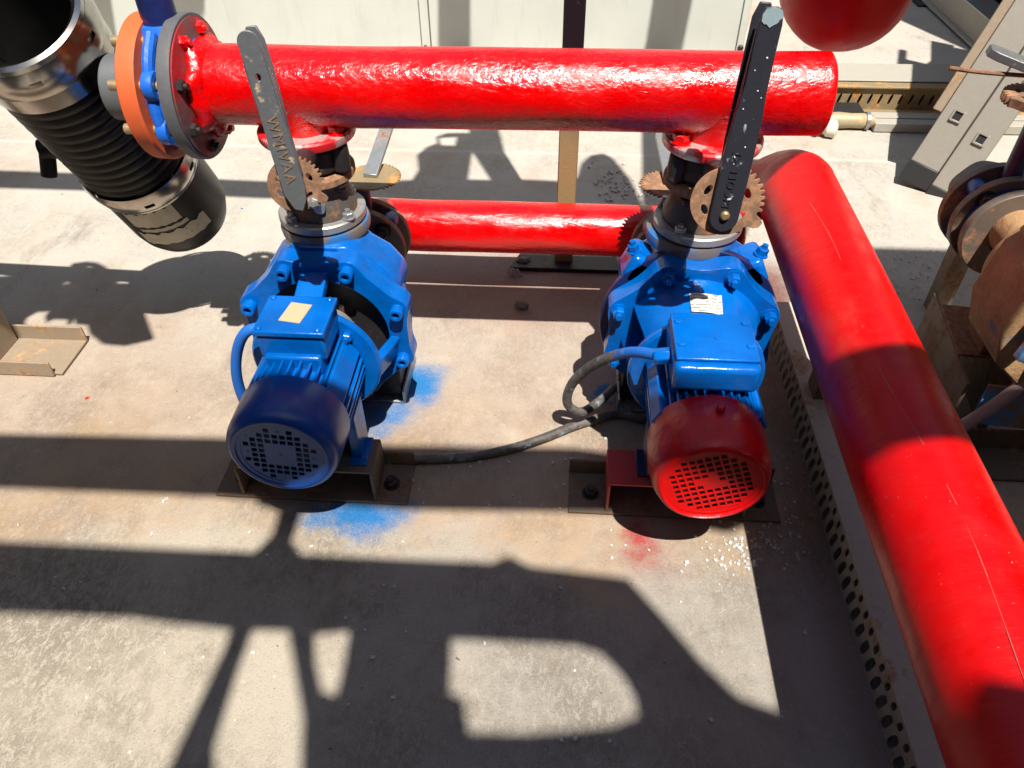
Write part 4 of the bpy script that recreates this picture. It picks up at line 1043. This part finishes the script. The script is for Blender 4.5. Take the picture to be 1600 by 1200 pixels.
# ---- steel channel and dark machine top right
def build_corner():
    t = thing('steel_channel', (2.1, 4.3, 0), 'weathered grey green steel channel lying on the floor top right', 'steel channel')
    obj('web', MB().cube(2.07, 2.08, 2.9, 4.90, .022, .15), TRUNK, t, bev=.002)
    obj('flange', MB().cube(2.04, 2.2, 2.9, 4.92, .012, .022), TRUNK, t, bev=.002)
    obj('flange', MB().cube(2.055, 2.2, 2.9, 4.90, .1502, .160), GALV, t, bev=.002)
    obj('end_block', MB().cube(2.0, 2.1, 4.85, 4.98, .0, .011), DARKBOX, t)
    m = thing('machine_skid', (2.9, 4.6, 0), 'dark machine skid with hanging hoses behind the grey steel channel', 'machine')
    obj('skid_frame', MB().cube(2.3, 4.2, 4.0, 4.06, .0, .14).cube(2.3, 4.2, 4.75, 4.8, .12, .16), TRUNK, m)
    obj('machine_body', MB().cube(2.3, 4.2, 4.9, 5.8, .0, .9), DARKBOX, m, bev=.01)
    for q in (2.42, 2.62): obj('hose', MB().tube([(q, 4.88, .5), (q+.02, 4.7, .3), (q+.05, 4.5, .1), (q+.12, 4.35, .03)], .035, 12), RUBBER, m)
    obj('skid_floor', MB().cube(2.28, 4.2, 4.07, 4.88, .004, .012), DARKBOX, m)
build_corner()

# ---- red vessel hanging top right
def build_vessel():
    c = ony(1308, -12, 1.95)
    t = thing('red_vessel', (c.x, 1.95, c.z), 'dark red rounded vessel bottom hanging at the top edge beside a lever', 'vessel')
    R = .145
    z0 = ony(1300, 74, 1.95).z
    prof = [(R*sin(radians(a)), R*1.0*(1-cos(radians(a)))) for a in range(0, 91, 9)]+[(R, R+.7), (0, R+.7)]
    obj('vessel_shell', MB().lathe(prof, (c.x, 1.95, z0), (.10, -.05, 1), 56, lambda a, h: .02*sin(4*a+h*9)+.012*sin(7*a)), VESS, t, sharp=60)
VESS = red_paint('dark_red_vessel_paint', .35, 22, .4, (1, 1, .3))
build_vessel()

# ---- third pump: rusted, at the right edge
def pump_rusty():
    X = 1.085; AZ = .42
    t = thing('rusty_pump', (X, 1.5, 0), 'rusty cast iron pump without motor at the right edge', 'pump')
    yf = 1.42
    obj('volute_casing', MB().lathe([(0, 0), (.132, 0), (.138, .01), (.138, .07), (.12, .12), (.07, .14), (.058, .2), (.058, .325), (0, .325)], (X, yf, AZ), (0, 1, 0), 56), RUSTC, t, bev=.003)
    obj('suction_flange', MB().ring((X, 1.735, AZ-.015), (X, 1.757, AZ-.015), .05, .117, 52), SUCF, t, bev=.002)
    obj('gasket_ring', MB().ring((X, 1.70, AZ-.015), (X, 1.7345, AZ-.015), .05, .098, 48), NECK, t, bev=.004)
    obj('seal_flange', MB().ring((X, 1.674, AZ-.015), (X, 1.699, AZ-.015), .05, .112, 48), SUCF, t, bev=.002)
    for k in range(4):
        a = radians(45+90*k); piece('bolt', HEX_DK, t, (X+.09*cos(a), 1.735, AZ-.015+.09*sin(a)), (0, -1, 0), k*.4, 1.2)
    # squarish bearing body with shoulders, seen from its top left corner
    o = [(-.155, -.03), (-.135, .09), (-.05, .175), (.1, .175), (.15, .1), (.15, -.12), (.05, -.2), (-.07, -.175), (-.13, -.12)]
    obj('bearing_body', MB().prism([o], yplane(X, yf-.10, AZ), .17), RUSTC, t, bev=.006, seg=2)
    obj('corner_pad', MB().box((X-.10, yf+.0, AZ+.14), (.06, .10, .035), Matrix.Rotation(radians(-45), 3, 'Y')), RUSTC, t, bev=.010, seg=3)
    obj('cover_plate', MB().prism([[(x*.62+.03, z*.6) for x, z in o]], yplane(X, yf-.115, AZ), .014), RUSTC, t, bev=.004)
    nb = hexmesh('bolt', .014, .02, BEIGE)
    piece('bolt', nb, t, (X-.115, yf+.0, AZ+.153), (-.7, 0, .7)); piece('bolt', nb, t, (X-.02, yf-.03, AZ+.2), (0, 0, 1))
    d = V((-.07, -.02, -.16)).normalized(); y = V((0, -1, 0)); x = d.cross(y).normalized()
    m = Matrix((x, d, y)).transposed().to_4x4(); m.translation = V((X-.05, yf-.119, AZ+.12))
    o = [(-.03, 0), (.03, 0), (.032, .05), (.012, .2), (-.012, .2), (-.03, .06)]
    obj('web_rib', MB().prism([o, [(.011*cos(u), .035+.018*sin(u)) for u in [2*pi*k/14 for k in range(14)]]], m, .018), IRONB, t, bev=.003)
    obj('hub', MB().lathe([(.11, 0), (.10, -.03), (.075, -.05), (.06, -.12), (.0, -.12)], (X+.05, yf-.119, AZ-.04), (0, 1, 0), 40), RUSTC, t, bev=.002)
    v = suction_valve(None, X, .405, .1, None, .69, 'blue valve with tall navy neck and flat lever behind the rusty pump', None)
    tag(v, 'blue valve with tall navy neck and flat lever behind the rusty pump', 'valve')
    if 'group' in v: del v['group']
    px = V((X-.03, 1.77, .69))
    notch_plate(v, px, (0, 0, 1), (0, 1, 0), .07, RUSTP, (100, 200), 9, True, True, .02)
    tip = onz(1540, 84, .78); st = V((X+.03, 1.77, .725)); dd = (tip-st); L = dd.length; dd.normalize()
    xv = dd.cross(V((0, 0, 1))).normalized(); zv = xv.cross(dd)
    m = Matrix((xv, dd, zv)).transposed().to_4x4(); m.translation = st
    obj('lever', MB().prism([[(-.032, -.04), (.032, -.04), (.028, L*.4), (.026, L-.01), (.014, L), (-.018, L), (-.026, L-.02), (-.026, L*.4)]], m, .018), LEVER, v, bev=.002)
    obj('lever_pin', MB().tube([st+dd*.1+V((0, 0, -.01)), st+dd*.2-xv*.03+V((0, 0, -.03)), st+dd*.28-xv*.075+V((0, 0, -.035))], .005, 8), RUST, v)
    p = thing('suction_stub', (X, 2.0, .17), 'dusty flanged pipe stub behind the rusty pump', 'pipe')
    obj('stub_flange', MB().ring((X, 1.806, .405), (X, 1.828, .405), .05, .117, 52), SUCF, p, bev=.002)
    obj('stub_pipe', MB().lathe([(.0, .02), (.078, .02), (.08, .04), (.074, .11), (.0, .12)], (X+.01, 1.81, .405), (0, 1, .02), 36, lambda a, h: .03*sin(6*a+h*20)), STONEG, p, sharp=60)
    obj('stub_leg', MB().cube(X+.02, X+.07, 1.90, 1.95, 0, .33), BASE, p)
    b = thing('pump_base', (X, 1.45, 0), 'dark rusty bracket frame under the rusty pump', 'steel base', 'channel steel bases under the pumps')
    for x, ya, yb in ((X-.115, 1.36, 1.72), (X+.0, 1.40, 1.66)):
        obj('side_plate', MB().box((x, (ya+yb)/2, .105), (.008, yb-ya, .20), Matrix.Rotation(radians(-7), 3, 'Z')), BASE, b, bev=.0015)
    obj('top_plate', MB().box((X-.04, 1.55, .209), (.15, .20, .008), Matrix.Rotation(radians(-7), 3, 'Z')), RUST, b, bev=.0015)
    obj('pump_foot', MB().cube(X-.08, X+.08, 1.46, 1.55, .2132, .26), RUST, b, bev=.004)
    obj('floor_angle', MB().cube(X-.10, X+.6, 1.25, 1.35, .003, .011).cube(X-.10, X+.6, 1.3502, 1.357, .003, .07), BASE, b, bev=.0015)
    obj('cross_plate', MB().box((X+.03, 1.352, .14), (.24, .008, .12), Matrix.Rotation(radians(-7), 3, 'Z')), IRONB, b, bev=.0015)
STONEG = tan_plain('dusty_grey_green_coating', (.22, .23, .19), .85, 20)
pump_rusty()
def strap():
    a, b = onz(1500, 668, .12), onz(1640, 570, .30)
    mid = (a+b)/2+V((0, 0, -.01))
    tag(obj('flexible_conduit', MB().tube([onz(1440, 700, .06), a, mid, b, onz(1760, 500, .5)], .015, 12), PINKC, sharp=60), 'pale conduit with red overspray slanting up from the red header pipe', 'conduit')
PINKC = tan_plain('grey_conduit_red_dust', (.36, .22, .2), .5, 40)
strap()

# ---- loose chippings and stones
def debris():
    m = MB(); rnd = random.Random(3)
    spots = []
    for _ in range(95): spots.append((rnd.gauss(1165, 42), rnd.gauss(862, 22)))
    for _ in range(45): spots.append((rnd.gauss(1225, 25), rnd.gauss(800, 45)))
    for _ in range(26): spots.append((rnd.uniform(620, 960), rnd.uniform(715, 800)))
    for _ in range(46): spots.append((rnd.uniform(20, 1290), rnd.uniform(640, 1180)))
    for _ in range(20): spots.append((rnd.uniform(1210, 1280), rnd.uniform(650, 760)))
    for _ in range(40): spots.append((rnd.uniform(1360, 1480), rnd.uniform(390, 470)))
    spots += [(88, 903), (100, 920), (617, 917), (600, 915), (540, 966), (558, 985), (570, 985), (368, 1126), (955, 829), (955, 852), (956, 872), (1065, 893), (1260, 985), (1258, 990), (1222, 1120), (735, 730), (750, 722), (765, 720), (792, 720), (795, 723), (905, 770), (890, 798), (916, 799)]
    for x, y in spots:
        p = onz(x, y, 0); s = rnd.uniform(.0014, .0034)
        mt = Matrix.Translation(p+V((0, 0, s*.5))) @ Matrix.Rotation(rnd.uniform(0, 3), 4, (rnd.random(), rnd.random(), 1)) @ Matrix.Diagonal((s*rnd.uniform(.8, 1.5), s, s*rnd.uniform(.6, 1), 1))
        bmesh.ops.create_cube(m.bm, size=2, matrix=mt)
    o = obj('gravel', m, BEAD); o['kind'] = 'stuff'
    m = MB()
    for _ in range(70):
        x, y = rnd.gauss(965, 22), rnd.gauss(292, 12)
        p = onz(x, y, 0); s = rnd.uniform(.004, .008)
        mt = Matrix.Translation(p+V((0, 0, s*.6))) @ Matrix.Rotation(rnd.uniform(0, 3), 4, (rnd.random(), rnd.random(), 1)) @ Matrix.Diagonal((s, s, s*.8, 1))
        bmesh.ops.create_icosphere(m.bm, subdivisions=1, radius=1, matrix=mt)
    o = obj('gravel', m, BEAD); o['kind'] = 'stuff'
    for (x, y, s, lb) in ((815, 481, .018, 'single grey stone on the shaded concrete between the pumps'), (818, 413, .022, 'dark stone against the post base under the lower pipe')):
        p = onz(x, y, 0); q = MB(); bmesh.ops.create_icosphere(q.bm, subdivisions=2, radius=s, matrix=Matrix.Translation(p+V((0, 0, s*.55))) @ Matrix.Diagonal((1.25, .9, .7, 1)))
        for v in q.bm.verts: v.co += V((rnd.uniform(-1, 1), rnd.uniform(-1, 1), rnd.uniform(-1, 1)))*s*.12
        tag(obj('stone', q, STONE, loc=p), lb, 'stone')
    p = onz(802, 430, 0); q = MB(); rr = random.Random(9)
    for k in range(5):
        c = p+V((rr.uniform(-.02, .02), rr.uniform(-.015, .015), 0))
        q.tube([c+V((0, 0, .002)), c+V((rr.uniform(-.01, .01), .005, .022)), c+V((.014, rr.uniform(-.01, .01), .012)), c+V((.022, 0, .002))], .0018, 5, 4)
    tag(obj('plastic_scrap', q, BEAD, loc=p), 'crumpled scrap of clear plastic on the floor under the lower pipe', 'scrap')
debris()
